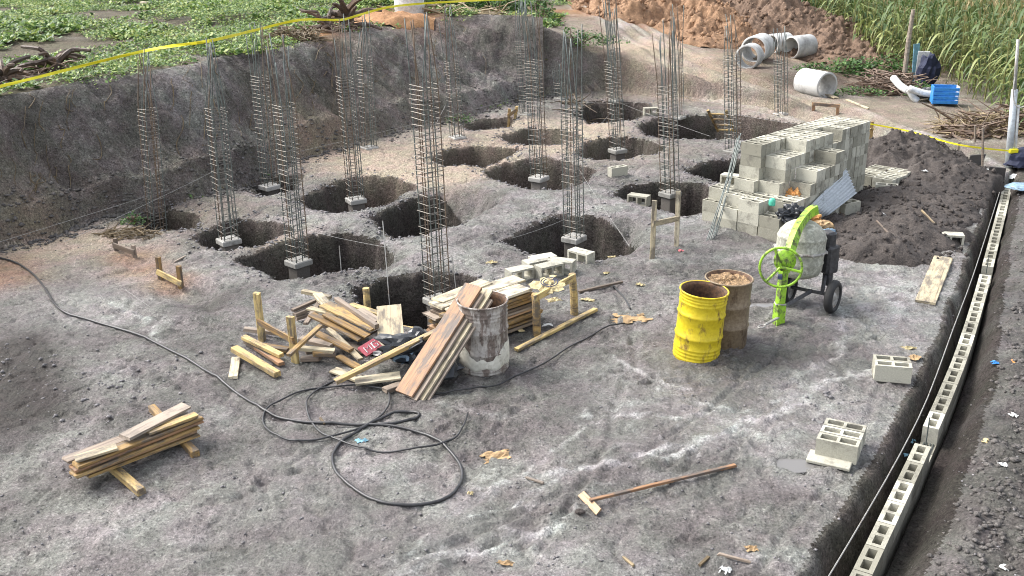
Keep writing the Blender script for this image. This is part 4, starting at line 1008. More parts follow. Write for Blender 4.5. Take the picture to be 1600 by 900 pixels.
# ------------------------------------------------------------------ timber
def pk(a, b, za, zb_, wdt, th, mat, lab, group=None, name='plank', cat='plank', up=(0, 0, 1), ground=True):
    p, q = P(a[0], a[1], za), P(b[0], b[1], zb_)
    p.z = za + (gz(p.x, p.y) if ground else 0); q.z = zb_ + (gz(q.x, q.y) if ground else 0)
    return plank(p, q, wdt, th, mat, lab, cat, group, name, up)
def post(root, top, base, size, mat, round_=False, name='post'):
    b = G(*base); t = PD(top[0], top[1], b.y)
    t.x = b.x + .8 * (t.x - b.x)
    if round_:
        mb = MB(); mb.tube([b - Vector((0, 0, .15)), b.lerp(t, .5) + Vector((.006, 0, 0)), t], [size * .55, size * .52, size * .5], 10); o = mb.obj(name, mat, root)
    else: o = plank(b - Vector((0, 0, .15)), t, size, size * .8, mat, None, name=name, up=(.3, 1, 0), parent=root)
    return b, t
def frame_board(lab, posts, rails, mat, size=.075, round_=False):
    b0 = G(*posts[0][1]); root = empty('batter_board', b0, lab, 'batter board', 'batter boards')
    bt = [post(root, t, b, size, mat, round_) for t, b in posts]
    for i, j, f0, f1 in rails:
        p = bt[i][0].lerp(bt[i][1], f0); q = bt[j][0].lerp(bt[j][1], f1); d = (q - p).normalized()
        plank(p - d * .04 + Vector((0, -.045, 0)), q + d * .04 + Vector((0, -.045, 0)), .09, .03, mat, None, name='rail', up=Vector((0, 1, 0)), parent=root)
    return root
frame_board('tall pale wooden batter board standing alone before the block stack', [((1023, 313), (1019, 404)), ((1060, 299), (1057, 384))], [(0, 1, .62, .52)], 'wood_pale', .075)
frame_board('low batter board of two stakes and one rail on the mud', [((247, 402), (251, 436)), ((279, 416), (283, 449))], [(0, 1, .35, .25)], 'wood')
frame_board('batter board half covered in dry leaves near the bank', [((180, 373), (182, 392)), ((208, 383), (211, 402))], [(0, 1, .5, .5)], 'wood_old', .06)
frame_board('brown batter board with one rail rising out of the scrap timber', [((401, 458), (410, 532)), ((453, 494), (462, 566))], [(0, 1, .42, .52)], 'wood', .085)
frame_board('sturdy batter board carrying the torn cement bag', [((836, 459), (839, 524)), ((893, 428), (898, 491))], [(0, 1, .93, .93)], 'wood', .10, True)
frame_board('small far batter board on the tan ridge', [((797, 170), (793, 188)), ((809, 166), (803, 186))], [(0, 1, .7, .7)], 'wood', .07)
frame_board('wooden stakes with a crossbar beside the stack\'s far end', [((1362, 190), (1360, 226)), ((1345, 196), (1344, 220))], [(0, 1, .7, .5)], 'wood', .08)
frame_board('reddish stake frame at the road edge above the block stack', [((1271, 160), (1271, 181)), ((1309, 163), (1309, 178))], [(0, 1, .85, .85)], 'wood_red', .08)
# little ladder in the long far pit
la = P(1106, 172, .45); lb = P(1122, 205, -.5); root = empty('ladder', lb, 'small wooden ladder leaning in the long far pit', 'ladder')
for off in (0, .42):
    plank(la + Vector((off, -off * .3, 0)), lb + Vector((off, -off * .3, 0)), .07, .04, 'wood', None, name='rail', parent=root, up=(0, 1, .3))
for t_ in (.15, .4, .65, .9):
    p = la.lerp(lb, t_); plank(p + Vector((-.02, -.03, 0)), p + Vector((.44, -.17, 0)), .06, .03, 'wood', None, name='rung', parent=root)
# round post in the scrap
rp = G(574, 489); root_post = empty('timber_post', rp, 'round timber stake standing between scrap heap and pit', 'post')
post(root_post, (572, 450), (574, 489), .095, 'wood', True, 'shaft')

SG = 'scrap boards in the jumbled timber heap'
scrap = [  # a, b, za, zb, width, thickness, material, label
    ((366, 543), (434, 584), .16, .06, .10, .07, 'wood', 'notched square beam end slanting out of the scrap heap', None),
    ((369, 558), (364, 590), .03, .02, .11, .03, 'wood_pale', 'short pale offcut lying below the notched beam', None),
    ((381, 528), (440, 556), .14, .12, .08, .05, 'wood', 'scrap board in the jumbled timber heap', SG),
    ((382, 516), (444, 524), .07, .07, .06, .05, 'wood_old', 'grey weathered stick behind the scrap stakes', None),
    ((386, 535), (432, 562), .05, .05, .10, .06, 'wood_old', 'dark board under the notched beam', None),
    ((394, 540), (440, 570), .05, .05, .08, .05, 'wood_red', 'scrap board in the jumbled timber heap', SG),
    ((501, 508), (451, 556), .34, .26, .07, .04, 'wood', 'single batten lying crosswise over the scrap heap', None),
    ((508, 477), (588, 513), .34, .30, .19, .03, 'wood', 'scrap board in the jumbled timber heap', SG),
    ((526, 468), (589, 509), .38, .36, .06, .07, 'wood_old', 'dark-sided beam on top of the scrap heap', None),
    ((487, 494), (565, 526), .28, .22, .12, .03, 'wood', 'scrap board in the jumbled timber heap', SG),
    ((508, 494), (575, 524), .30, .26, .10, .03, 'wood', 'scrap board in the jumbled timber heap', SG),
    ((483, 483), (530, 492), .22, .22, .10, .03, 'wood_pale', 'scrap board in the jumbled timber heap', SG),
    ((496, 521), (549, 546), .20, .14, .09, .03, 'wood', 'scrap board in the jumbled timber heap', SG),
    ((513, 514), (563, 558), .22, .08, .08, .03, 'wood_pale', 'pale batten pointing down at the red lettered board', None),
    ((473, 456), (517, 464), .12, .10, .08, .05, 'wood_pale', 'scrap board in the jumbled timber heap', SG),
    ((496, 460), (512, 480), .30, .30, .13, .04, 'wood_pale', 'broad pale offcut at the back of the scrap heap', None),
    ((457, 486), (494, 470), .16, .2, .06, .04, 'wood_old', 'scrap board in the jumbled timber heap', SG),
    ((460, 494), (490, 480), .10, .14, .07, .05, 'wood_old', 'scrap board in the jumbled timber heap', SG),
    ((462, 500), (498, 486), .05, .05, .07, .05, 'wood_old', 'scrap board in the jumbled timber heap', SG),
    ((478, 508), (500, 470), .18, .22, .07, .03, 'wood_old', 'scrap board in the jumbled timber heap', SG),
    ((560, 482), (590, 500), .20, .20, .14, .05, 'wood_old', 'scrap board in the jumbled timber heap', SG),
    ((548, 475), (600, 488), .14, .14, .10, .04, 'wood', 'scrap board in the jumbled timber heap', SG),
    ((470, 530), (520, 540), .14, .14, .11, .05, 'wood_old', 'scrap board in the jumbled timber heap', SG),
    ((466, 542), (522, 546), .20, .17, .09, .04, 'wood_pale', 'scrap board in the jumbled timber heap', SG),
    ((478, 552), (516, 546), .07, .07, .10, .06, 'wood_old', 'scrap board in the jumbled timber heap', SG),
    ((490, 556), (524, 552), .12, .12, .07, .05, 'wood', 'scrap board in the jumbled timber heap', SG),
    ((470, 560), (500, 561), .05, .05, .09, .05, 'wood_old', 'scrap board in the jumbled timber heap', SG),
    ((528, 551), (562, 570), .08, .05, .10, .03, 'wood', 'scrap board in the jumbled timber heap', SG),
    ((520, 530), (570, 548), .08, .06, .11, .04, 'wood_old', 'scrap board in the jumbled timber heap', SG),
    ((500, 510), (560, 520), .14, .12, .14, .04, 'wood_old', 'scrap board in the jumbled timber heap', SG),
    ((535, 500), (585, 520), .17, .15, .16, .04, 'wood_old', 'scrap board in the jumbled timber heap', SG),
    ((410, 540), (450, 545), .06, .06, .10, .05, 'wood', 'scrap board in the jumbled timber heap', SG),
    ((626, 490), (655, 495), .06, .05, .05, .03, 'wood', 'short stick at the pit rim past the pale plywood', None),
    ((524, 592), (682, 514), .10, .52, .10, .05, 'wood', 'long yellowish beam propped from the mud up to the leaning boards', None),
    ((556, 594), (626, 584), .05, .08, .20, .03, 'wood_pale', 'wide pale board under the long propped beam', None),
    ((520, 575), (560, 585), .03, .03, .14, .03, 'wood_pale', 'small pale board flat on the mud under the propped beam', None),
    ((600, 606), (640, 590), .05, .05, .11, .05, 'wood_old', 'dark offcut beneath the leaning boards', None),
    ((640, 606), (672, 592), .05, .05, .10, .05, 'wood_old', 'dark offcut between leaning boards and mottled drum', None),
    ((806, 546), (931, 484), .035, .035, .07, .04, 'wood', 'long thin batten lying before the cement-bag stand', None),
    ((905, 455), (972, 443), .03, .03, .05, .03, 'wood_old', 'thin grey stick lying beyond the cement-bag stand', None),
]
for a, b, za, zb_, wd, th, mt, lab, gp in scrap:
    if gp:
        lab = {'wood': 'yellowish', 'wood_pale': 'pale', 'wood_old': 'grey weathered', 'wood_red': 'reddish'}[mt] + (' wide' if wd >= .12 else ' narrow' if wd <= .08 else '') + ' scrap board in the jumbled timber heap'; gp = lab.replace('board', 'boards')
    pk(a, b, za, zb_, wd, th, mt, lab, gp)
# pale plywood sheet leaning on the heap
p, q = P(608, 478, .42), P(612, 545, .20)
plank(p, q, .33, .018, 'wood_pale', 'pale plywood panel with stains, leaning on the scrap heap', 'plywood', None, 'plywood_panel', up=(0, -.5, 1))
# red board with chalk letters
p, q = P(566, 551, .20), P(592, 535, .27); rb = plank(p, q, .17, .02, 'redpaint', 'dark red lettered board lying on the scrap heap', 'board', None, 'lettered_board', up=(-.1, -.75, 1))
L_ = (q - p).length
def stroke(pts, r=.006):
    mb = MB(); mb.tube([Vector((x, y, .0125)) for x, y in pts], r, 4); o = bpy.data.objects.new('letter', mesh('letter', mb.v, mb.f, 'white')); link(o, rb); return o
a_ = L_ * .30
stroke([(-a_, -.045), (-a_, .045), (-a_ + .035, .0), (-a_ + .07, .045), (-a_ + .07, -.045)])
stroke([(-a_ + .105, -.045), (-a_ + .105, .045)])
stroke([(a_ + .02, .04), (a_ - .025, .045), (a_ - .04, 0), (a_ - .025, -.045), (a_ + .02, -.04), (a_ + .02, .0), (a_, .0)])
# boards leaning over the drum
bt0, tp0 = P(637, 619, .02), P(745, 450, .98); dv = (tp0 - bt0).normalized(); sv = Vector((dv.y, -dv.x, 0)).normalized(); upv = sv.cross(dv)
if upv.z < 0: upv = -upv
for k, (o1, o2, wd, mt, lab, l1) in enumerate(((-.035, .03, .27, 'wood_red', 'wide reddish mud-splashed board topmost of the boards leaning over the drum', 0), (.03, -.01, .25, 'wood_old', 'grey board sandwiched in the leaning stack over the drum', -.05), (.08, -.05, .25, 'wood_pale', 'pale edged board low in the leaning stack over the drum', .04), (.13, -.09, .22, 'wood_old', 'lowest dark board leaning against the drum side', -.06))):
    plank(bt0 + sv * o1 + upv * o2, tp0 + sv * o1 + upv * o2 + dv * l1, wd, .028, mt, lab, 'board', 'boards leaning over the mottled drum', 'leaning_board', up=upv)
# neat stack behind the drum
e0, e1 = P(692, 478, .55), P(816, 438, .55); e0.z = e1.z = 0; gzs = gz(e1.x, e1.y); dv = (e1 - e0).normalized(); pv = Vector((dv.y, -dv.x, 0))
r = random.Random(21); zc = gzs + .02
for k in range(11):
    th = .03 if k % 3 else .045
    for q in range(2):
        a = e0 + pv * (-.16 + .31 * q + r.uniform(-.03, .03)) + dv * r.uniform(-.10, .06); b = e1 + pv * (-.16 + .31 * q + r.uniform(-.03, .03)) + dv * r.uniform(-.12, .10)
        a.z = b.z = zc + th / 2
        plank(a, b, .29, th * .92, ('wood_pale' if k == 10 else 'wood_old' if r.random() < .4 else 'wood_red' if r.random() < .4 else 'wood'), 'topmost wide board of the stack behind the mottled drum' if k == 10 else 'board in the tall flat stack behind the mottled drum', 'board', 'boards stacked behind the mottled drum', 'stacked_board')
    zc += th + (.022 if k % 3 == 0 else .004)
tz = zc
pk((683, 470), (760, 440), tz + .0, tz + .0, .22, .025, 'wood_pale', 'pale board overhanging the pit from the top of the board stack', None, ground=False)
# near stack on two bearers
r = random.Random(8)
S1a, S1b = P(148, 708, .035), P(222, 770, .035); S2a, S2b = P(238, 641, .035), P(306, 713, .035)
for a, b, lab in ((S1a, S1b, 'square bearer under the open end of the small board stack'), (S2a, S2b, 'square bearer under the topped end of the small board stack')):
    a.z = gz(a.x, a.y) + .035; b.z = gz(b.x, b.y) + .035; plank(a, b, .085, .075, 'wood', lab, 'beam', None, 'bearer')
z0_ = max(S1b.z, S2b.z, S1a.z, S2a.z) + .04
sa, sb = P(122, 738, .15), P(303, 668, .15); dv = (sb - sa).normalized(); pv = Vector((dv.y, -dv.x, 0)); zc = z0_
for k in range(5):
    for q in range(2):
        a = sa + pv * (-.075 + .15 * q + r.uniform(-.035, .035)) + dv * r.uniform(-.10, .08); b = sb + pv * (-.075 + .15 * q + r.uniform(-.02, .02)) + dv * r.uniform(-.06, .06); a.z = b.z = zc + .016
        plank(a, b, .15, .029, r.choice(['wood', 'wood', 'wood_pale', 'wood_red', 'wood_old']), ['bottom', 'second', 'third', 'fourth', 'top'][k] + ' layer board in the small stack on two bearers', 'board', 'boards in the small stack on bearers, layer %d' % (k + 1), 'stacked_board')
    zc += .042
for (a, b, wd, mt, lab) in (((196, 690), (292, 640), .17, 'wood_old', 'weathered board laid askew on top of the small stack'), ((232, 678), (306, 650), .11, 'wood', 'yellowish board under the askew board on the small stack'), ((118, 720), (182, 700), .13, 'wood_pale', 'short pale board on the open end of the small stack')):
    p, q = P(a[0], a[1], zc), P(b[0], b[1], zc); p.z = q.z = zc + (.048 if wd == .17 else .016); plank(p, q, wd, .028, mt, lab, 'board', None, 'loose_board')
# T-shaped tamping rake
h0, h1 = G(922, 789), G(1149, 731); h0.z += .05; h1.z += .03
rk = empty('levelling_rake', h0, 'wooden T-shaped levelling rake lying on the mud', 'rake')
plank(h0, h1, .035, .03, 'wood_red', None, name='handle', parent=rk)
hd = (h1 - h0).normalized(); hp = Vector((-hd.y, hd.x, 0)); h2 = G(921, 790); 
ha, hb = G(909, 778), G(936, 806); ha.z += .04; hb.z += .04
plank(ha, hb, .075, .025, 'wood_red', None, name='head', parent=rk, up=(-.5, -.4, .8))
# flat pale plank by the trench
pk((1446, 474), (1474, 405), .02, .02, .27, .03, 'wood_pale', 'long pale cement-dusted plank lying by the trench', None)
pk((1312, 345), (1318, 332), .02, .02, .1, .03, 'wood_old', 'small weathered offcut beside the block near the sheet', None)
pk((1503, 277), (1570, 298), .06, .06, .05, .16, 'wood_old', 'weathered formwork board bridging the trench end', None)
# dark panels by the trench end
for (px, py, s_, rz, lab) in ((1523, 258, .35, .2, 'dark square panel standing at the trench end'), (1556, 275, .3, -.5, 'tilted grey panel standing next to the formwork board')):
    p = G(px, py + 6); mb = MB(); mb.box(p + Vector((0, 0, s_ / 2 - .03)), (s_, .03, s_), Matrix.Rotation(rz, 3, 'Z') @ Matrix.Rotation(.25, 3, 'X'), 0, .005); mb.thing('standing_panel', 'dkpanel', lab, 'panel', origin=p)

# ------------------------------------------------------------------ hoses
def hose(px, r, name, lab, lift=0.0, mat='hose'):
    pts = [G(a, b) for a, b in px]; pts = bez(pts, 6)
    for i, p in enumerate(pts): p.z = gz(p.x, p.y) + r * .8 + lift * (.5 + .5 * math.sin(i * .45))
    for _ in range(2):
        zz = [p.z for p in pts]
        for i in range(1, len(pts) - 1): pts[i].z = max(zz[i], (zz[i - 1] + zz[i + 1]) / 2)
    mb = MB(); mb.tube(pts, r, 8); return mb.thing(name, mat, lab, 'hose', smooth=True, origin=pts[0])
hose([(-30, 400), (5, 406), (45, 424), (72, 455), (95, 485), (150, 505), (215, 525), (290, 560), (340, 590), (392, 630), (425, 650), (480, 662), (560, 666), (620, 668), (675, 686), (708, 712), (722, 738), (716, 764), (690, 783), (640, 792), (590, 784), (545, 760), (523, 734), (521, 712), (537, 688), (570, 668), (605, 653), (640, 646), (655, 648), (645, 657), (615, 663), (590, 664)], .0165, 'water_hose', 'thick black hose crossing the mud and ending in big loops')
hose([(731, 648), (722, 672), (700, 690), (660, 703), (600, 708), (545, 698), (500, 677), (481, 648), (484, 622), (515, 600), (560, 592), (598, 602), (609, 625), (600, 648), (562, 672), (510, 687), (460, 691), (425, 680), (411, 658), (425, 636), (470, 613), (530, 606), (600, 611), (670, 617), (720, 614), (780, 605), (850, 574), (900, 538), (940, 517), (976, 508)], .011, 'garden_hose', 'thinner black hose looping past the mottled drum to the flat sack', .028)
hose([(958, 447), (972, 462), (985, 484)], .012, 'hose_piece', 'short bent piece of black hose above the flat sack')

# ------------------------------------------------------------------ sacks, papers, litter
crumple(G(985, 498), .55, .34, .035, 'paper', 'flat_sack', 'flattened brown paper sack at the end of the thin hose', 'sack', None, .1, 8, 1)
crumple(G(777, 713), .33, .2, .05, 'paper', 'paper_wrapper', 'crumpled brown wrapper on the mud right of the hose loops', 'wrapper', None, .3, 7, 2)
crumple(G(565, 690), .13, .11, .03, 'cyan', 'blue_wrapper', 'small pale blue wrapper inside the hose loops', 'wrapper', None, .4, 5, 3)
o = crumple(P(856, 447, .56), .42, .36, .05, 'paper_y', 'cement_bag', 'torn yellowish cement bag with dark printed rings draped on the batter board', 'cement bag', None, .5, 8, 4, Matrix.Rotation(.25, 4, 'X'))
for k, rr in enumerate((.11, .075)):
    mb = MB(); mb.tube([Vector((rr * math.cos(a) + .02, rr * math.sin(a) * .9, .058 + .25 * rr * math.sin(a))) for a in np.linspace(0, 2 * PI, 24, endpoint=False)], .007, 4, closed=True)
    q = bpy.data.objects.new('print_ring', mesh('print_ring', mb.v, mb.f, 'ink')); link(q, o)
for i, (px, py, z, sx, sy, rz, mt, nm, lab) in enumerate((
    (805, 518, .02, .22, .2, .3, 'paper_y', 'torn_bag', 'torn yellow bag at the foot of the board stack'), (816, 508, .06, .16, .14, .9, 'paper', 'torn_bag', 'balled brown paper beside the torn yellow bag'), (855, 512, .02, .14, .11, .1, 'white', 'plastic_scrap', 'balled white plastic under the batter board'),
    (768, 411, 0, .2, .1, .2, 'paper_y', 'paper_scrap', 'yellow paper scrap near the rim of the near pit'), (918, 470, 0, .2, .1, -.2, 'paper_y', 'paper_scrap', 'yellow paper scrap beside the batter board post'), (1000, 446, 0, .15, .09, -.4, 'paper_y', 'paper_scrap', 'yellow paper scrap near the short hose piece'), (957, 402, 0, .15, .07, 0, 'paper_y', 'paper_scrap', 'yellow paper scrap below the deep square pit'), (948, 428, 0, .13, .08, .3, 'paper_y', 'paper_scrap', 'yellow paper scrap between deep square pit and stick'),
    (1418, 545, 0, .22, .08, .2, 'paper_y', 'paper_scrap', 'pale paper scrap behind the upright block pair'), (1428, 560, 0, .16, .13, .8, 'paper', 'paper_scrap', 'brown torn paper behind the upright block pair'), (1174, 859, 0, .11, .08, .1, 'paper', 'paper_scrap', 'brown paper scrap on the mud near the trench corner'), (1133, 893, 0, .10, .10, 1, 'white', 'plastic_scrap', 'whitish plastic shred lying near the brown scrap'), (790, 882, 0, .15, .06, -.3, 'paper', 'paper_scrap', 'brown shredded paper far from everything on the near mud'),
    (735, 773, 0, .06, .05, 0, 'paper_y', 'paper_scrap', 'tiny pale scrap beside the largest hose loop'), (1320, 350, .0, .3, .12, .4, 'paper', 'torn_sack', 'torn brown sack on the soil heap by the mixer'), (1064, 393, 0, .09, .06, 0, 'pink', 'pink_disc', 'flat pink plastic lid at the foot of the tall batter board'), (1445, 268, .3, .1, .08, 0, 'white', 'plastic_scrap', 'white plastic bit on the big black soil heap'), (865, 470, .3, .2, .14, .4, 'paper_y', 'torn_bag', 'yellow bag shred hanging under the batter board rail'), (1420, 320, .1, .2, .1, 0, 'white', 'plastic_scrap', 'white plastic scrap on the low soil heap'), (1375, 335, .25, .15, .1, 0, 'white', 'plastic_scrap', 'pale scrap on top of the low soil heap'))):
    c = G(px, py, z); c.z += z if z < .3 else 0
    if z >= .25: c = P(px, py, z)
    crumple(c, sx, sy, .05, mt, nm, lab, 'scrap', None, rz, 5, 20 + i)
o = blob(P(650, 545, .22), (.42, .30, .20), 'bag_black', 'black_tarp', 4, .55, 4, True, 2.6); tag(o, 'crumpled black plastic tarp between plywood panel and leaning boards', 'tarp')
o = blob(P(645, 556, .18), (.20, .16, .14), 'bag_blue', 'striped_bag', 6, .6, 4, True, 4.0); tag(o, 'blue-grey striped plastic bag tucked into the black tarp', 'plastic bag')
o = blob(P(690, 575, .15), (.22, .25, .22), 'bag_black', 'black_bag', 7, .45, 3, True, 2.6); tag(o, 'black bag stuffed under the leaning boards next to the drum', 'plastic bag')
o = blob(G(906, 802, 0, .015), (.05, .04, .03), 'heap_dark', 'stone', 2, .3, 2); tag(o, 'single dark stone beside the rake head', 'stone')
for i, (a, b, lab) in enumerate((((822, 746), (848, 755), 'short dark stick on the mud between wrapper and rake'), ((974, 866), (990, 882), 'short dark stick below the rake'), ((1122, 868), (1172, 880), 'thin grey stick by the brown paper scrap'), ((1093, 882), (1108, 872), 'short yellow stick near the thin grey stick'), ((1370, 345), (1395, 372), 'pale stick on the low soil heap'), ((1440, 330), (1460, 352), 'white stick on the low soil heap'), ((290, 398), (272, 408), 'thin lath lying above the low batter board'), ((500, 652), (507, 662), 'tiny yellow chip inside the hose loops'))):
    pk(a, b, .015 if i not in (4, 5) else .3, .015 if i not in (4, 5) else .2, .025, .02, 'straw' if i % 2 else 'wood_old', lab, None, 'stick', 'stick')
# puddles
m, n, l, b = newmat('muddy_water'); b.inputs['Base Color'].default_value = (.16, .155, .15, 1); b.inputs['Roughness'].default_value = .06; M['water'] = m
for (px, py, rx, ry), pz in zip(PUD, pud_z):
    p = P(px, py); v = [Vector((0, 0, 0))] + [Vector((rx * 1.7 * math.cos(2 * PI * i / 28), ry * 1.7 * math.sin(2 * PI * i / 28), 0)) for i in range(28)]
    o = bpy.data.objects.new('puddle', mesh('puddle', v, [(0, 1 + i, 1 + (i + 1) % 28) for i in range(28)], 'water')); o.location = (p.x, p.y, pz); link(o); o['kind'] = 'structure'
M['bank_clod'] = soil_plain('bank_lumps', (.06, .054, .05), (.20, .185, .175), 1.0, 1.5)

# ------------------------------------------------------------------ concrete pipes by the road
def pipe(px, py, z0, r, d, L, lab, t=.05):
    p = P(px, py, z0); p.z = gz(p.x, p.y) + r - .04; d = Vector(d).normalized(); A = Matrix.Translation(p) @ frame(Vector((d.y, -d.x, 0)), d).to_4x4()
    root = empty('concrete_pipe', Vector((p.x, p.y, p.z - r)), lab, 'concrete pipe', 'concrete pipes by the road')
    mb = MB(); mb.lathe([(r - t, 0), (r, 0), (r + .004, .02), (r, .1), (r, L - .01), (r - .01, L), (r - t, L)], 36, A); mb.obj('barrel', 'pipe', root, True)
    mb = MB(); mb.lathe([(r - t, L), (r - t, 0)], 36, A); mb.obj('bore', 'pipe', root, True)
    return root
pipe(1166, 108, .55, .37, (.5, .85, 0), .50, 'pale concrete pipe lying end-on in front of a second pipe by the road')
pipe(1176, 101, .55, .41, (.5, .85, 0), .9, 'wide concrete pipe right behind the end-on pipe by the road')
pipe(1204, 90, .5, .33, (.9, .5, 0), .7, 'concrete pipe with weeds on top facing the end-on pipes')
pipe(1234, 97, .4, .36, (.9, .55, 0), .85, 'short round concrete pipe next to the brown earth heap')
pipe(1291, 153, .12, .37, (-.45, .9, 0), .95, 'single concrete pipe lying apart on its side down the road')
pk((1240, 94), (1330, 100), .1, .1, .09, .06, 'wood_old', 'long weathered pole on the ground behind the round concrete pipe', None, 'pole', 'pole')
pk((1292, 155), (1306, 163), .05, .03, .14, .03, 'wood_pale', 'pale board sticking out under the single pipe', None)
pk((1322, 165), (1356, 178), .03, .03, .06, .04, 'wood_pale', 'pale lath on the road below the single pipe', None)

# ------------------------------------------------------------------ tangled wood and stumps
def twigs(c, rad, n, L, r_, seed, mat, parent, name='twigs', up=.3):
    mb = MB(); r = random.Random(seed)
    for k in range(n):
        a = r.uniform(0, 2 * PI); rr = math.sqrt(r.random()); x = c.x + rad[0] * rr * math.cos(a); y = c.y + rad[1] * rr * math.sin(a)
        z = gz(x, y) + rad[2] * (1 - rr ** 2) * r.uniform(.1, 1)
        d = Vector((r.uniform(-1, 1), r.uniform(-1, 1), r.uniform(-up, up))).normalized() * L * r.uniform(.4, 1.1); p = Vector((x, y, z))
        m_ = p + d * .5 + Vector((r.uniform(-1, 1), r.uniform(-1, 1), r.uniform(-.5, 1))) * L * .12
        q = p + d; q.z = max(q.z, gz(q.x, q.y)); rad_ = r_ * r.uniform(.5, 1.4)
        mb.tube([p, m_, q], [rad_, rad_ * .8, rad_ * .4], 4, caps=False)
    o = mb.obj(name, mat, parent); o['kind'] = 'stuff'; return o
def brush(px, py, z0, rad, n, L, r_, seed, mat, lab):
    c = G(px, py, z0); root = empty('brush_heap', c, lab, 'brush heap'); twigs(c, rad, n, L, r_, seed, mat, root); return root, c
b1, c1 = brush(1388, 143, 0, (.9, .8, .6), 380, .7, .022, 1, 'root', 'dark heap of roots and branches at the edge of the maize')
b2, c2 = brush(1528, 205, 0, (1.1, .8, .45), 420, .55, .014, 2, 'straw', 'heap of dry stalks and brush before the maize beside the pole')
twigs(c2 + Vector((.3, -.2, 0)), (1.4, 1.0, .6), 200, .8, .03, 7, 'root', b2, 'dead_branches')
b3, c3 = brush(205, 366, 0, (.55, .3, .14), 160, .25, .012, 3, 'straw', 'scatter of dry leaves and stalks round the leaf-strewn batter board')
b4, c4 = brush(945, 125, .3, (1.3, .7, .35), 140, .8, .02, 4, 'straw', 'dry roots hanging at the cut edge below the road')
b5, c5 = brush(700, 20, 2.2, (2.6, .5, .16), 130, 1.0, .03, 5, 'straw', 'fallen dry branches lying along the bank top past the white tank')
pk((727, 27), (740, 2), .05, .9, .16, .12, 'straw', 'pale broken log tilted up on the bank top', None, 'log', 'log')
b6, c6 = brush(460, 62, 2.2, (.7, .35, .4), 260, .5, .014, 6, 'straw', 'fibrous brown root ball on the bank top beside the orange soil')
def stump(px, py, z0, h, rad, lab, seed):
    c = G(px, py, z0); root = empty('tree_stump', c, lab, 'tree stump', 'uprooted stumps on the bank'); r = random.Random(seed)
    mb = MB(); mb.tube([c + Vector((0, 0, -.1)), c + Vector((.03, 0, h * .5)), c + Vector((.1, .05, h))], [rad, rad * .8, rad * .55], 9); mb.obj('trunk', 'root', root)
    for k in range(11):
        a = r.uniform(0, 2 * PI); L = r.uniform(.5, 1.2) * (h + .3); z = r.uniform(-.02, h * .8); d = Vector((math.cos(a), math.sin(a), r.uniform(-.1, .9)))
        p = c + Vector((0, 0, max(z, .05))); mb = MB(); mb.tube(bez([p, p + d * L * .4 + Vector((0, 0, .08)), p + d * L * .75 + Vector((r.uniform(-.15, .15), r.uniform(-.15, .15), .04)), p + d * L + Vector((r.uniform(-.2, .2), 0, -.05))], 3), [rad * .42 * (1 - i / 13) + .012 for i in range(10)], 6); mb.obj('root', 'root', root)
    twigs(c, (.7, .5, .25), 60, .5, .015, seed, 'root', root, 'rootlets')
stump(88, 110, 2.2, .26, .15, 'black uprooted stump with claw-like roots beside the yellow tape', 1)
stump(8, 130, 2.2, .2, .13, 'dark stump at the crest of the bank next to the claw-rooted one', 2)
stump(545, 46, 2.2, .65, .17, 'tall splintered stump standing in the orange soil on the bank', 3)
stump(512, 50, 2.2, .25, .12, 'low dark stump between root ball and splintered stump', 5)
pk((232, 84), (270, 88), .06, .06, .12, .10, 'wood_pale', 'pale cut log lying in the weeds above the bank', None, 'log', 'log', ground=True)
def Gp(px, py): return G(px, py, 2.2)

# ------------------------------------------------------------------ rubbish by the maize
pp = G(1412, 128); mb = MB(); mb.tube([pp - Vector((0, 0, .2)), pp + Vector((0, 0, 1.2)), pp + Vector((.03, 0, 2.1))], [.075, .07, .055], 9); fp = mb.thing('fence_post', 'wood_old', 'weathered fence post standing at the maize edge with frayed top', 'post', origin=pp)
def panel(px, py, w_, h_, rz, mat, name, lab, tilt=.1, z0=0):
    p = G(px, py, z0); mb = MB(); mb.box(p + Vector((0, 0, h_ / 2)), (w_, .025, h_), Matrix.Rotation(rz, 3, 'Z') @ Matrix.Rotation(tilt, 3, 'X'), 0, .006); return mb.thing(name, mat, lab, 'panel', origin=p)
panel(1427, 130, .26, 1.15, .5, 'cyan', 'blue_board', 'narrow pale blue board stuck upright beside the fence post', -.08)
panel(1437, 133, .32, 1.0, -.3, 'white', 'white_board', 'white sheet standing upright beside the blue board', .12)
o = blob(G(1447, 136, 0, .4), (.28, .25, .55), 'navy', 'navy_cloth', 3, .4, 3, False, 2); tag(o, 'navy cloth heaped behind the white upright sheet', 'cloth')
def tubes(a, b, za, zb_, r_, mat, name, lab, cat):
    p, q = P(a[0], a[1], za), P(b[0], b[1], zb_); mb = MB(); mb.tube(bez([p, p.lerp(q, .5) + Vector((0, 0, -.05)), q], 4), r_, 10); return mb.thing(name, mat, lab, cat, smooth=True, origin=p)
tubes((1396, 122), (1420, 142), .55, .35, .10, 'white', 'white_duct', 'white plastic duct lying on the root heap', 'duct')
tubes((1420, 138), (1470, 148), .45, .3, .09, 'white', 'white_duct', 'long white duct running from root heap to the blue crate', 'duct')
tubes((1421, 140), (1434, 158), .4, .1, .09, 'white', 'white_duct', 'bent white duct hanging down below the root heap', 'duct')
cr = G(1474, 164); ca = empty('plastic_crate', cr, 'bright blue slatted plastic crate with white end at the maize edge', 'crate'); Rc = Matrix.Rotation(-.25, 3, 'Z')
for k in range(4):
    mb = MB(); mb.box(cr + Rc @ Vector((0, -.22, .10 + .11 * k)), (.62, .03, .085), Rc, 0, .004); mb.obj('slat', 'blue', ca)
for sx in (-1, 1):
    mb = MB(); mb.box(cr + Rc @ Vector((sx * .31, 0, .26)), (.03, .46, .46), Rc, 0, .006); mb.obj('end_panel', 'white' if sx > 0 else 'blue', ca)
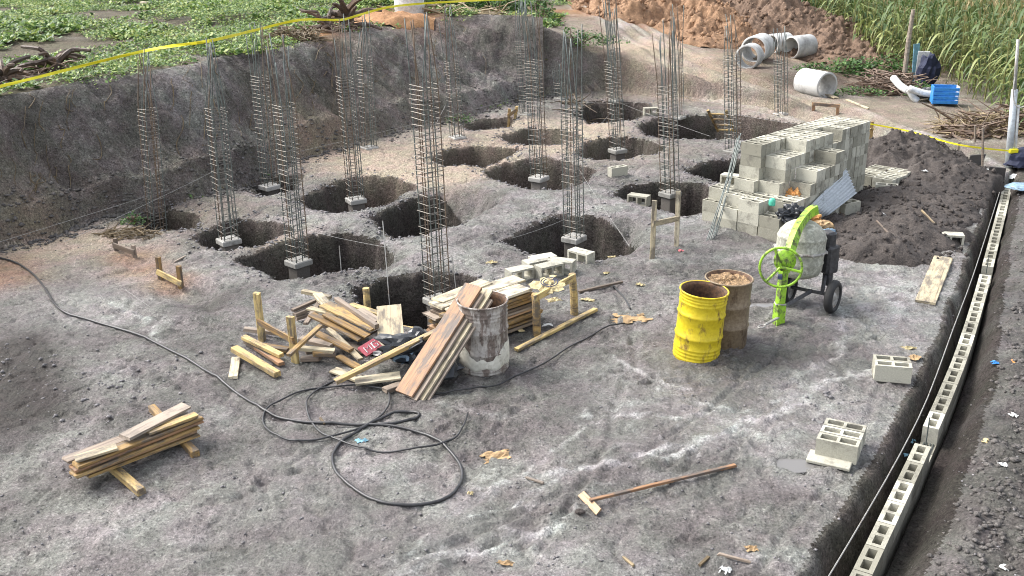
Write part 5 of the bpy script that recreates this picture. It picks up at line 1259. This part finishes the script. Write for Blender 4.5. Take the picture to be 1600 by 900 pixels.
mb = MB(); mb.box(cr + Rc @ Vector((0, .2, .27)), (.6, .03, .44), Rc, 0, .004); mb.obj('back_panel', 'blue', ca)
mb = MB(); mb.box(cr + Rc @ Vector((0, 0, .06)), (.6, .42, .03), Rc, 0, .004); mb.obj('base', 'blue', ca)
o = blob(G(1450, 158, 0, .15), (.35, .3, .22), 'bag_black', 'black_sack', 13, .35, 3, True, 2.2); tag(o, 'dark rubbish sack beside the blue crate', 'sack')
# the pole at the wall's end
pb_ = G(1577, 262); pl_ = empty('utility_pole', pb_, 'slim grey pole with taped base at the end of the block wall', 'pole'); pt_ = PD(1578, 62, pb_.y); pt_.x = pb_.x + .6 * (pt_.x - pb_.x)
mb = MB(); mb.tube([pb_ - Vector((0, 0, .3)), pb_.lerp(pt_, .62)], [.075, .06], 12); mb.obj('sleeve', 'zinc', pl_, True)
mb = MB(); mb.tube([pb_.lerp(pt_, .55), pt_], [.035, .028], 10); mb.obj('mast', 'steel', pl_, True)
mb = MB(); mb.tube([pb_ + Vector((.09, -.02, 0)), pb_.lerp(pt_, .5) + Vector((.09, -.02, 0))], .028, 8); mb.obj('conduit', 'white', pl_, True)
mb = MB(); mb.box(pb_ + Vector((0, 0, .36)), (.19, .19, .10), None, 0, .02); mb.obj('tape_band', 'tape', pl_)
cb = [pb_.lerp(pt_, .75), PD(1583, 150, pb_.y - .1), PD(1592, 168, pb_.y - .2), PD(1612, 160, pb_.y - .3)]
mb = MB(); mb.tube(bez(cb, 5), .015, 5); mb.obj('cable', 'steel', pl_, True)
# low yellow tape towards the pole
tpts = bez([P(1350, 192, .55), P(1420, 205, .45), P(1497, 226, .5), pb_ + Vector((-.08, -.05, .36))], 5); v = []; f = []
for i, p in enumerate(tpts):
    v += [p + Vector((0, 0, .016)), p - Vector((0, 0, .016))]
    if i: f.append((2 * i - 2, 2 * i - 1, 2 * i + 1, 2 * i))
mb = MB(); mb.add(v, f); o = mb.thing('caution_tape', 'tape', 'low yellow tape running from the block stack to the grey pole', 'tape', origin=tpts[0]); sol = o.modifiers.new('thickness', 'SOLIDIFY'); sol.thickness = .003
for (px, py0, py1, lab) in ((1498, 222, 247, 'thin pair stake near the dark panel at the trench end'), (1536, 200, 275, 'tall thin stake behind the formwork board'), (1524, 196, 222, 'thin stake in front of the dry brush heap')):
    b = G(px, py1); t = PD(px, py0, b.y); mb = MB(); mb.tube([b - Vector((0, 0, .1)), t], .025, 6); mb.thing('thin_stake', 'wood_old', lab, 'stake', origin=b)
for (px, py, s_, mt, nm, lab, cat) in ((1594, 262, (.3, .25, .3), 'navy', 'dark_bag', 'dark blue bag beside the grey pole', 'bag'), (1598, 300, (.3, .25, .05), 'bag_blue', 'blue_sheet', 'crumpled pale blue plastic sheet on the ground right of the wall end', 'sheet')):
    o = blob(G(px, py, 0, .1), s_, mt, nm, 5, .35, 3, True, 2); tag(o, lab, cat)
for (px, py, sx, sy, lab) in ((1520, 265, 1.0, .45, 'white lime-dusted sheet on the ground behind the trench end'), (1585, 278, .5, .5, 'white plastic sheeting at the foot of the grey pole'), (1465, 225, 1.1, .16, 'long white plastic strip along the road below the brush')):
    crumple(G(px, py, 0, .02), sx, sy, .06, 'white', 'plastic_sheet', lab, 'plastic sheet', None, -.5, 9, px)
for i, (px, py, mt, lab) in enumerate(((1554, 568, 'blue', 'blue bottle cap on the dark soil past the wall'), (1584, 566, 'rag_orange', 'orange scrap on the dark soil past the wall'), (1583, 650, 'white', 'white scrap on the dark soil beside the trench'), (1568, 728, 'white', 'small white scrap lower on the dark soil'), (1540, 690, 'paper_y', 'yellow scrap on the dark soil'), (1572, 890, 'white', 'white plastic bit at the near end of the dark soil'), (1412, 712, 'cyan', 'pale blue bottle lying in the trench'), (1425, 690, 'cyan', 'wet pale plastic in the trench bottom'))):
    c = G(px, py); crumple(c, .1, .07, .04, mt, 'litter', lab, 'litter', None, i, 4, 70 + i)

# ------------------------------------------------------------------ white tank and bushes beyond the bank
tk = P(640, 15, 2.35); tk.z = gz(tk.x, tk.y); tr0 = empty('water_tank', tk, 'cream white tank standing on the field edge behind the orange earth', 'tank')
mb = MB(); A = Matrix.Translation(tk); mb.lathe([(.44, -.05), (.46, .03), (.46, .3), (.475, .33), (.46, .36), (.46, .72), (.475, .75), (.46, .78), (.45, .95)], 32, A); mb.obj('shell', 'white', tr0, True)
mb = MB(); mb.lathe([(.45, .95), (.36, 1.08), (.2, 1.16), (.2, 1.2), (0.001, 1.2)], 32, A); mb.obj('lid', 'white', tr0, True)

def leaves(P_, S_, seed, up=.5):
    # P_ (n,3) leaf bases, S_ (n,) sizes: one folded diamond each
    rs = np.random.RandomState(seed); n = len(P_)
    a = rs.uniform(0, 2 * PI, n); el = rs.uniform(-.2, 1.0, n) * up * PI / 2
    d = np.stack([np.cos(a) * np.cos(el), np.sin(a) * np.cos(el), np.sin(el)], 1); s = np.stack([-np.sin(a), np.cos(a), rs.uniform(-.5, .5, n)], 1)
    S = S_[:, None]; w_ = rs.uniform(.22, .42, n)[:, None]
    v = np.stack([P_, P_ + d * S * .5 + s * S * w_, P_ + d * S, P_ + d * S * .5 - s * S * w_], 1)
    q = np.arange(4 * n).reshape(n, 4); return v.reshape(-1, 3), q
def bush(px, py, z0, rad, n, sz, lab, seed, grp=None, mat='bush'):
    c = G(px, py, z0); root = empty('bush', c, lab, 'bush', grp); rs = np.random.RandomState(seed)
    k = rs.normal(size=(n, 3)); k /= np.linalg.norm(k, axis=1)[:, None]; rr = rs.uniform(.35, 1, n)[:, None] ** .5
    lump = 1 + .35 * np.sin(k[:, :1] * 5 + seed) * np.cos(k[:, 1:2] * 4)
    p = k * rr * lump * np.array(rad) ; p[:, 2] = np.abs(p[:, 2])
    v, q = leaves(p, rs.uniform(.5, 1.3, n) * sz, seed); o = bpy.data.objects.new('foliage', npmesh('foliage', v, q, mat, False)); link(o, root)
    mb = MB()
    for i in range(5): mb.tube([c, c + Vector((rs.uniform(-.5, .5) * rad[0], rs.uniform(-.5, .5) * rad[1], rad[2] * .8))], .02, 5)
    mb.obj('stems', 'root', root); return root
for i, (px, py, z0, rad, n, sz, lab) in enumerate((
    (770, 18, 2.2, (1.2, .8, 1.0), 1300, .14, 'green bush behind the tilted log on the bank top'), (690, 8, 2.2, (1.3, .9, 1.1), 1300, .14, 'dark green bush next to the cream tank'), (835, 20, 2.1, (.8, .7, .8), 900, .12, 'bush at the corner where bank meets road'), (848, 34, 2.0, (.5, .4, .5), 500, .1, 'small bright shrub overhanging the bank corner'),
    (905, 72, 1.4, (1.2, .5, .45), 1100, .1, 'bright green tuft growing on the cut edge'), (1205, 62, .5, (.8, .5, .4), 700, .1, 'weeds draped on the concrete pipes'), (1242, 66, .5, (.6, .4, .45), 500, .1, 'weeds growing behind the round concrete pipe'),
    (1330, 112, .1, (1.0, .6, .4), 900, .1, 'low green weeds where the brown heap meets the maize'), (1370, 118, 0, (1.2, .7, .55), 1200, .11, 'leafy weed clump before the maize near the root heap'), (1270, 112, .2, (.7, .4, .25), 450, .09, 'short weeds between the round pipe and the single pipe'), (1335, 148, 0, (.9, .5, .2), 500, .08, 'thin strip of weeds past the single pipe'), (1444, 152, 0, (.5, .4, .35), 500, .1, 'lime green weed beside the blue crate'),
    (1255, 22, 1.2, (1.8, .8, .6), 1200, .12, 'grassy growth on the crest of the brown heap'), (1300, 60, .5, (1.2, .7, .4), 700, .1, 'weeds on the slope of the brown heap by the maize'), (715, 178, 0, (.5, .3, .2), 250, .07, 'small weed at the foot of the bank'), (206, 325, 0, (.25, .2, .2), 180, .06, 'tiny weed by the rebar column at the bank foot'))):
    bush(px, py, z0, rad, n, sz, lab, 30 + i)

# weeds covering the field above the bank
rs = np.random.RandomState(11); N = 75000
gx = rs.uniform(-24, 8, N); gy = rs.uniform(14, 46, N)
gi = np.clip(np.searchsorted(xs, gx) - 1, 0, nx - 2); gj = np.clip(np.searchsorted(ys, gy) - 1, 0, ny - 2)
cl = cls[gi, gj]; tbv = tb[gi, gj]
dens = fbm(gx, gy, .5, 4) + .35 * fbm(gx, gy, 2.2, 3)
near_top = (cl == 1) & (tbv > .86)
okm = ((cl == 2) & (dens > -.16)) | (near_top & (dens > .12))
redm = MASK[gi, gj, 3] > .35
dep = gy * math.cos(TH) ; vis = np.abs(gx) < gy * .56 + 1
okm &= ~redm & vis
gx, gy = gx[okm], gy[okm]; gzv = Z[gi[okm], gj[okm]]
k = 9
cx_ = np.repeat(gx, k) + rs.normal(0, .10, len(gx) * k); cy_ = np.repeat(gy, k) + rs.normal(0, .10, len(gx) * k); cz_ = np.repeat(gzv, k) + np.abs(rs.normal(0, .05, len(gx) * k))
v, q = leaves(np.stack([cx_, cy_, cz_ + .05 * np.clip(fbm(cx_, cy_, 1.1, 3), 0, 1) * 3], 1), rs.uniform(.035, .11, len(cx_)) * np.where(fbm(cx_, cy_, .8, 3) > .12, 1.6, .9), 12)
o = bpy.data.objects.new('field_weeds', npmesh('field_weeds', v, q, 'weed', False)); link(o); o['kind'] = 'stuff'; tag(o, 'low green weeds covering the field above the bank', 'weeds')

# ------------------------------------------------------------------ maize
def corn_parts(seed):
    r = random.Random(seed); sv = []; sf = []; lv = []; lf = []; tv = []; tf = []
    h = r.uniform(1.9, 2.5); lx, ly = r.uniform(-.12, .12), r.uniform(-.12, .12)
    def at(z): t = z / h; return Vector((lx * t * t, ly * t * t, z))
    for i in range(4):
        z = h * i / 3; c = at(z); rr = .017 * (1 - .5 * i / 3)
        for k_ in range(4): sv.append(c + Vector((rr * math.cos(k_ * PI / 2), rr * math.sin(k_ * PI / 2), 0)))
        if i:
            for k_ in range(4): sf.append((4 * i - 4 + k_, 4 * i - 4 + (k_ + 1) % 4, 4 * i + (k_ + 1) % 4, 4 * i + k_))
    a = r.uniform(0, PI)
    for i in range(11):
        z = h * (.10 + .8 * i / 10); c = at(z); a += PI + r.uniform(-.5, .5); L = r.uniform(.55, .9) * (1 - .35 * abs(i / 10 - .5)); w_ = r.uniform(.03, .05); rise = r.uniform(.25, .55); dr = r.uniform(.5, 1.1)
        d = Vector((math.cos(a), math.sin(a), 0)); s = Vector((-d.y, d.x, 0)); b0 = len(lv)
        for k_ in range(6):
            t = k_ / 5; p = c + d * L * t * (1 - .15 * t) + Vector((0, 0, L * (rise * 1.8 * t - dr * 1.5 * t * t))); ww = w_ * (1.0 - .9 * t ** 2.2) * (.6 + .4 * min(t * 5, 1))
            lv += [p - s * ww + Vector((0, 0, .012)), p + s * ww + Vector((0, 0, .012))]
            if k_: lf.append((b0 + 2 * k_ - 2, b0 + 2 * k_ - 1, b0 + 2 * k_ + 1, b0 + 2 * k_))
    c = at(h)
    for i in range(7):
        a = r.uniform(0, 2 * PI); d = Vector((math.cos(a) * .5, math.sin(a) * .5, 1)).normalized() * r.uniform(.15, .28); s = Vector((-math.sin(a), math.cos(a), 0)) * .006; b0 = len(tv)
        tv += [c - s, c + s, c + d + s, c + d - s]; tf.append((b0, b0 + 1, b0 + 2, b0 + 3))
    return (sv, sf), (lv, lf), (tv, tf)
VAR = [corn_parts(s) for s in range(8)]
VM = [(mesh('stalk', a[0], a[1], 'stalk', True), mesh('leaves', b[0], b[1], 'corn', True), mesh('tassel', c[0], c[1], 'tassel')) for a, b, c in VAR]
front = [tuple(P(a, b)[:2]) for a, b in ((1352, 100), (1385, 118), (1425, 122), (1480, 138), (1520, 158), (1562, 185), (1600, 225), (1660, 270))]
fpoly = [(front[0][0] - 2, front[0][1] + 24)] + [front[0]] + front[1:] + [(front[-1][0] + 14, front[-1][1] + 2), (front[-1][0] + 20, front[0][1] + 24)]
rs = np.random.RandomState(5); ux = np.array([.5, .866]); uy = np.array([.866, -.5]); pts = []
for i in range(-10, 90):
    for j in range(-70, 120):
        p = np.array(front[-1]) + ux * (i * .62 - 6) + uy * (j * .33 - 9) + rs.normal(0, .07, 2); pts.append(p)
pts = np.array(pts); pts = pts[inside(pts[:, 0], pts[:, 1], fpoly)]
pts = pts[np.abs(pts[:, 0]) < pts[:, 1] * .62 + 1.5]
dfr = seg_dist(pts[:, 0], pts[:, 1], front); order = np.argsort(dfr + .03 * pts[:, 1]); pts = pts[order]
seen = np.abs(pts[:, 0] / (pts[:, 1] * .97)) < .535
idx_ind = [i for i in range(len(pts)) if seen[i]][:230]; ind = set(idx_ind)
for i in idx_ind:
    x, y = pts[i]; root = empty('maize_plant', (x, y, gz(x, y) - .02), 'tall green maize plant with drooping leaves in the first rows of the field edge', 'maize plant', 'maize plants in the front rows'); root.rotation_euler.z = rs.uniform(0, 6.28); s = rs.uniform(.85, 1.12); root.scale = (s, s, s)
    vm = VM[rs.randint(8)]
    for me, nm in zip(vm, ('stalk', 'leaves', 'tassel')): link(bpy.data.objects.new(nm, me), root)
AV = []; AQ = []; AM = []; base_i = 0
VN = []
for a, b, c in VAR:
    v = np.array([tuple(t) for t in a[0] + b[0] + c[0]]); q = np.array(list(a[1]) + [tuple(t + len(a[0]) for t in f) for f in b[1]] + [tuple(t + len(a[0]) + len(b[0]) for t in f) for f in c[1]]); VN.append((v, q, np.array([0] * len(a[1]) + [1] * len(b[1]) + [2] * len(c[1]))))
for i in range(len(pts)):
    if i in ind: continue
    x, y = pts[i]; v, q, mi = VN[rs.randint(8)]; a = rs.uniform(0, 6.28); s = rs.uniform(.85, 1.15); ca_, sa_ = math.cos(a) * s, math.sin(a) * s
    AV.append(np.stack([v[:, 0] * ca_ - v[:, 1] * sa_ + x, v[:, 0] * sa_ + v[:, 1] * ca_ + y, v[:, 2] * s + gz(x, y)], 1)); AQ.append(q + base_i); AM.append(mi); base_i += len(v)
o = bpy.data.objects.new('maize_field', npmesh('maize_field', np.concatenate(AV), np.concatenate(AQ), ['stalk', 'corn', 'tassel'], True, np.concatenate(AM))); link(o); o['kind'] = 'stuff'; tag(o, 'dense green maize field stretching away behind the front rows', 'maize field')

# ------------------------------------------------------------------ clods and chips on the mud
def clods(N, seed, sel, s0, s1, name, mat, lab):
    rs = np.random.RandomState(seed); u = np.array([[1, 0, 0], [-1, 0, 0], [0, 1, 0], [0, -1, 0], [0, 0, 1], [0, 0, -1]], float); tri = np.array([[0, 2, 4], [2, 1, 4], [1, 3, 4], [3, 0, 4], [2, 0, 5], [1, 2, 5], [3, 1, 5], [0, 3, 5]])
    x, y = sel(rs, N); gi = np.clip(np.searchsorted(xs, x) - 1, 0, nx - 2); gj = np.clip(np.searchsorted(ys, y) - 1, 0, ny - 2)
    ok = ((cls[gi, gj] <= 1) | (cls[gi, gj] >= 4)) & (Z[gi, gj] > -.3); x, y, z = x[ok], y[ok], Z[gi, gj][ok]; n = len(x)
    s = (s0 + (s1 - s0) * rs.rand(n) ** 3)[:, None, None]; v = u[None] * s * rs.uniform(.5, 1.3, (n, 6, 1)) * np.array([1.2, 1.2, .7]); a = rs.uniform(0, 6.28, n)
    c_, s_ = np.cos(a)[:, None], np.sin(a)[:, None]; v = np.stack([v[..., 0] * c_ - v[..., 1] * s_, v[..., 0] * s_ + v[..., 1] * c_, v[..., 2]], -1) + np.stack([x, y, z + s[:, 0, 0] * .25], -1)[:, None]
    q = (tri[None] + (np.arange(n) * 6)[:, None, None]).reshape(-1, 3)
    o = bpy.data.objects.new(name, npmesh(name, v.reshape(-1, 3), q, mat, False)); link(o); o['kind'] = 'stuff'; tag(o, lab, 'clods')
def whole(rs, n):
    y = 5.5 + 20 * rs.rand(n) ** 1.4; return rs.uniform(-.6, .6, n) * (y + 1), y
clods(9000, 1, whole, .004, .02, 'mud_clods', 'clod', 'small grey clods strewn over the mud')
def darkside(rs, n):
    t = rs.rand(n) ** 1.2; i = t * (len(wl) - 1); k = i.astype(int).clip(0, len(wl) - 2); f = i - k; w_ = np.array(wl); w2 = np.array(wr); b = w2[k] * (1 - f)[:, None] + w2[k + 1] * f[:, None]
    return b[:, 0] + rs.rand(n) * 2.2, b[:, 1] - rs.rand(n) * .8
clods(9000, 2, darkside, .01, .045, 'dark_clods', 'bank_clod', 'dark crumbly clods on the soil beyond the wall')
def leftpatch(rs, n):
    c = [P(230, 570), P(60, 590), P(150, 610), P(20, 560), P(180, 640), P(1290, 640)]; k = rs.randint(0, len(c), n); return np.array([c[i].x for i in k]) + rs.normal(0, .4, n), np.array([c[i].y for i in k]) + rs.normal(0, .3, n)
clods(300, 3, leftpatch, .008, .035, 'pale_chips', 'clod', 'pale lumps of dried mud and chips by the hose')
def bankfoot(rs, n):
    t = rs.rand(n) * (len(base_l) - 1); k = t.astype(int).clip(0, len(base_l) - 2); f = t - k; b = np.array(base_l); p = b[k] * (1 - f)[:, None] + b[k + 1] * f[:, None]; return p[:, 0] + rs.normal(0, .22, n), p[:, 1] + rs.normal(0, .25, n)
clods(3000, 4, bankfoot, .012, .06, 'bank_clods', 'bank_clod', 'dark lumps fallen along the foot of the bank')

def heap_clods(top, N, s0, s1, mat, lab, seed, name):
    rs = np.random.RandomState(seed); x0, x1, y0, y1 = top.range; u = np.array([[1, 0, 0], [-1, 0, 0], [0, 1, 0], [0, -1, 0], [0, 0, 1], [0, 0, -1]], float); tri = np.array([[0, 2, 4], [2, 1, 4], [1, 3, 4], [3, 0, 4], [2, 0, 5], [1, 2, 5], [3, 1, 5], [0, 3, 5]]); V = []; k = 0
    while len(V) < N and k < N * 12:
        k += 1; x, y = rs.uniform(x0, x1), rs.uniform(y0, y1); h = top.h(x, y)
        if h <= .0 or rs.rand() > .35 + .65 * math.exp(-h / .25): continue
        s = s0 + (s1 - s0) * rs.rand() ** 3; V.append(u * s * rs.uniform(.5, 1.3, (6, 1)) + np.array([x, y, max(top(x, y), gz(x, y)) + s * .2]))
    V = np.array(V); q = (tri[None] + (np.arange(len(V)) * 6)[:, None, None]).reshape(-1, 3)
    o = bpy.data.objects.new(name, npmesh(name, V.reshape(-1, 3), q, mat, False)); link(o); o['kind'] = 'stuff'; tag(o, lab, 'clods')
heap_clods(heap_a, 1500, .012, .065, 'heap_dark', 'black lumps tumbled over the topsoil bank', 1, 'topsoil_clods')
heap_clods(heap_c, 1500, .03, .16, 'heap_red', 'stones and lumps on the orange earth heap', 2, 'heap_stones')
heap_clods(heap_d, 1500, .03, .16, 'heap_brown', 'stones and lumps on the brown earth heap', 3, 'heap_lumps')

def rims(rs, n):
    pl = [pxy(p_[0]) for p_ in pits]; k = rs.randint(0, len(pl), n); X_, Y_ = [], []
    for i in k:
        q = pl[i]; a = rs.randint(len(q)); t = rs.rand(); b = (a + 1) % len(q); cx, cy = np.mean(q, 0); x = q[a][0] * (1 - t) + q[b][0] * t; y = q[a][1] * (1 - t) + q[b][1] * t; d = math.hypot(x - cx, y - cy); o_ = .12 + abs(rs.normal(0, .18)); X_.append(x + (x - cx) / d * o_); Y_.append(y + (y - cy) / d * o_)
    return np.array(X_), np.array(Y_)
clods(5000, 6, rims, .008, .04, 'rim_crumbs', 'clod', 'crumbs of dug soil round the pit rims')
# roots hanging out of the bank
mb = MB(); r = random.Random(77)
bp = [(a, b) for a, b in zip(base_l[2:-1], top_l[2:-1])]
for k in range(60):
    i = r.randrange(len(bp) - 1); t = r.random(); f0 = r.uniform(.35, .95); L = r.uniform(.2, .55); pts = []
    for q in range(5):
        f_ = f0 - L * q / 4 * .5; tt = t + .05 * math.sin(q * 1.7 + k) + .03 * q * r.uniform(-1, 1)
        a = Vector(bp[i][0]).lerp(Vector(bp[i + 1][0]), tt); b = Vector(bp[i][1]).lerp(Vector(bp[i + 1][1]), tt); c = a.lerp(b, max(f_, .15)); pts.append(Vector((c.x, c.y, gz(c.x, c.y) + .025)))
    mb.tube(bez(pts, 3), r.uniform(.005, .012), 4)
o = mb.thing('exposed_roots', 'straw', 'thin pale roots hanging out of the cut bank', 'roots'); o['kind'] = 'stuff'
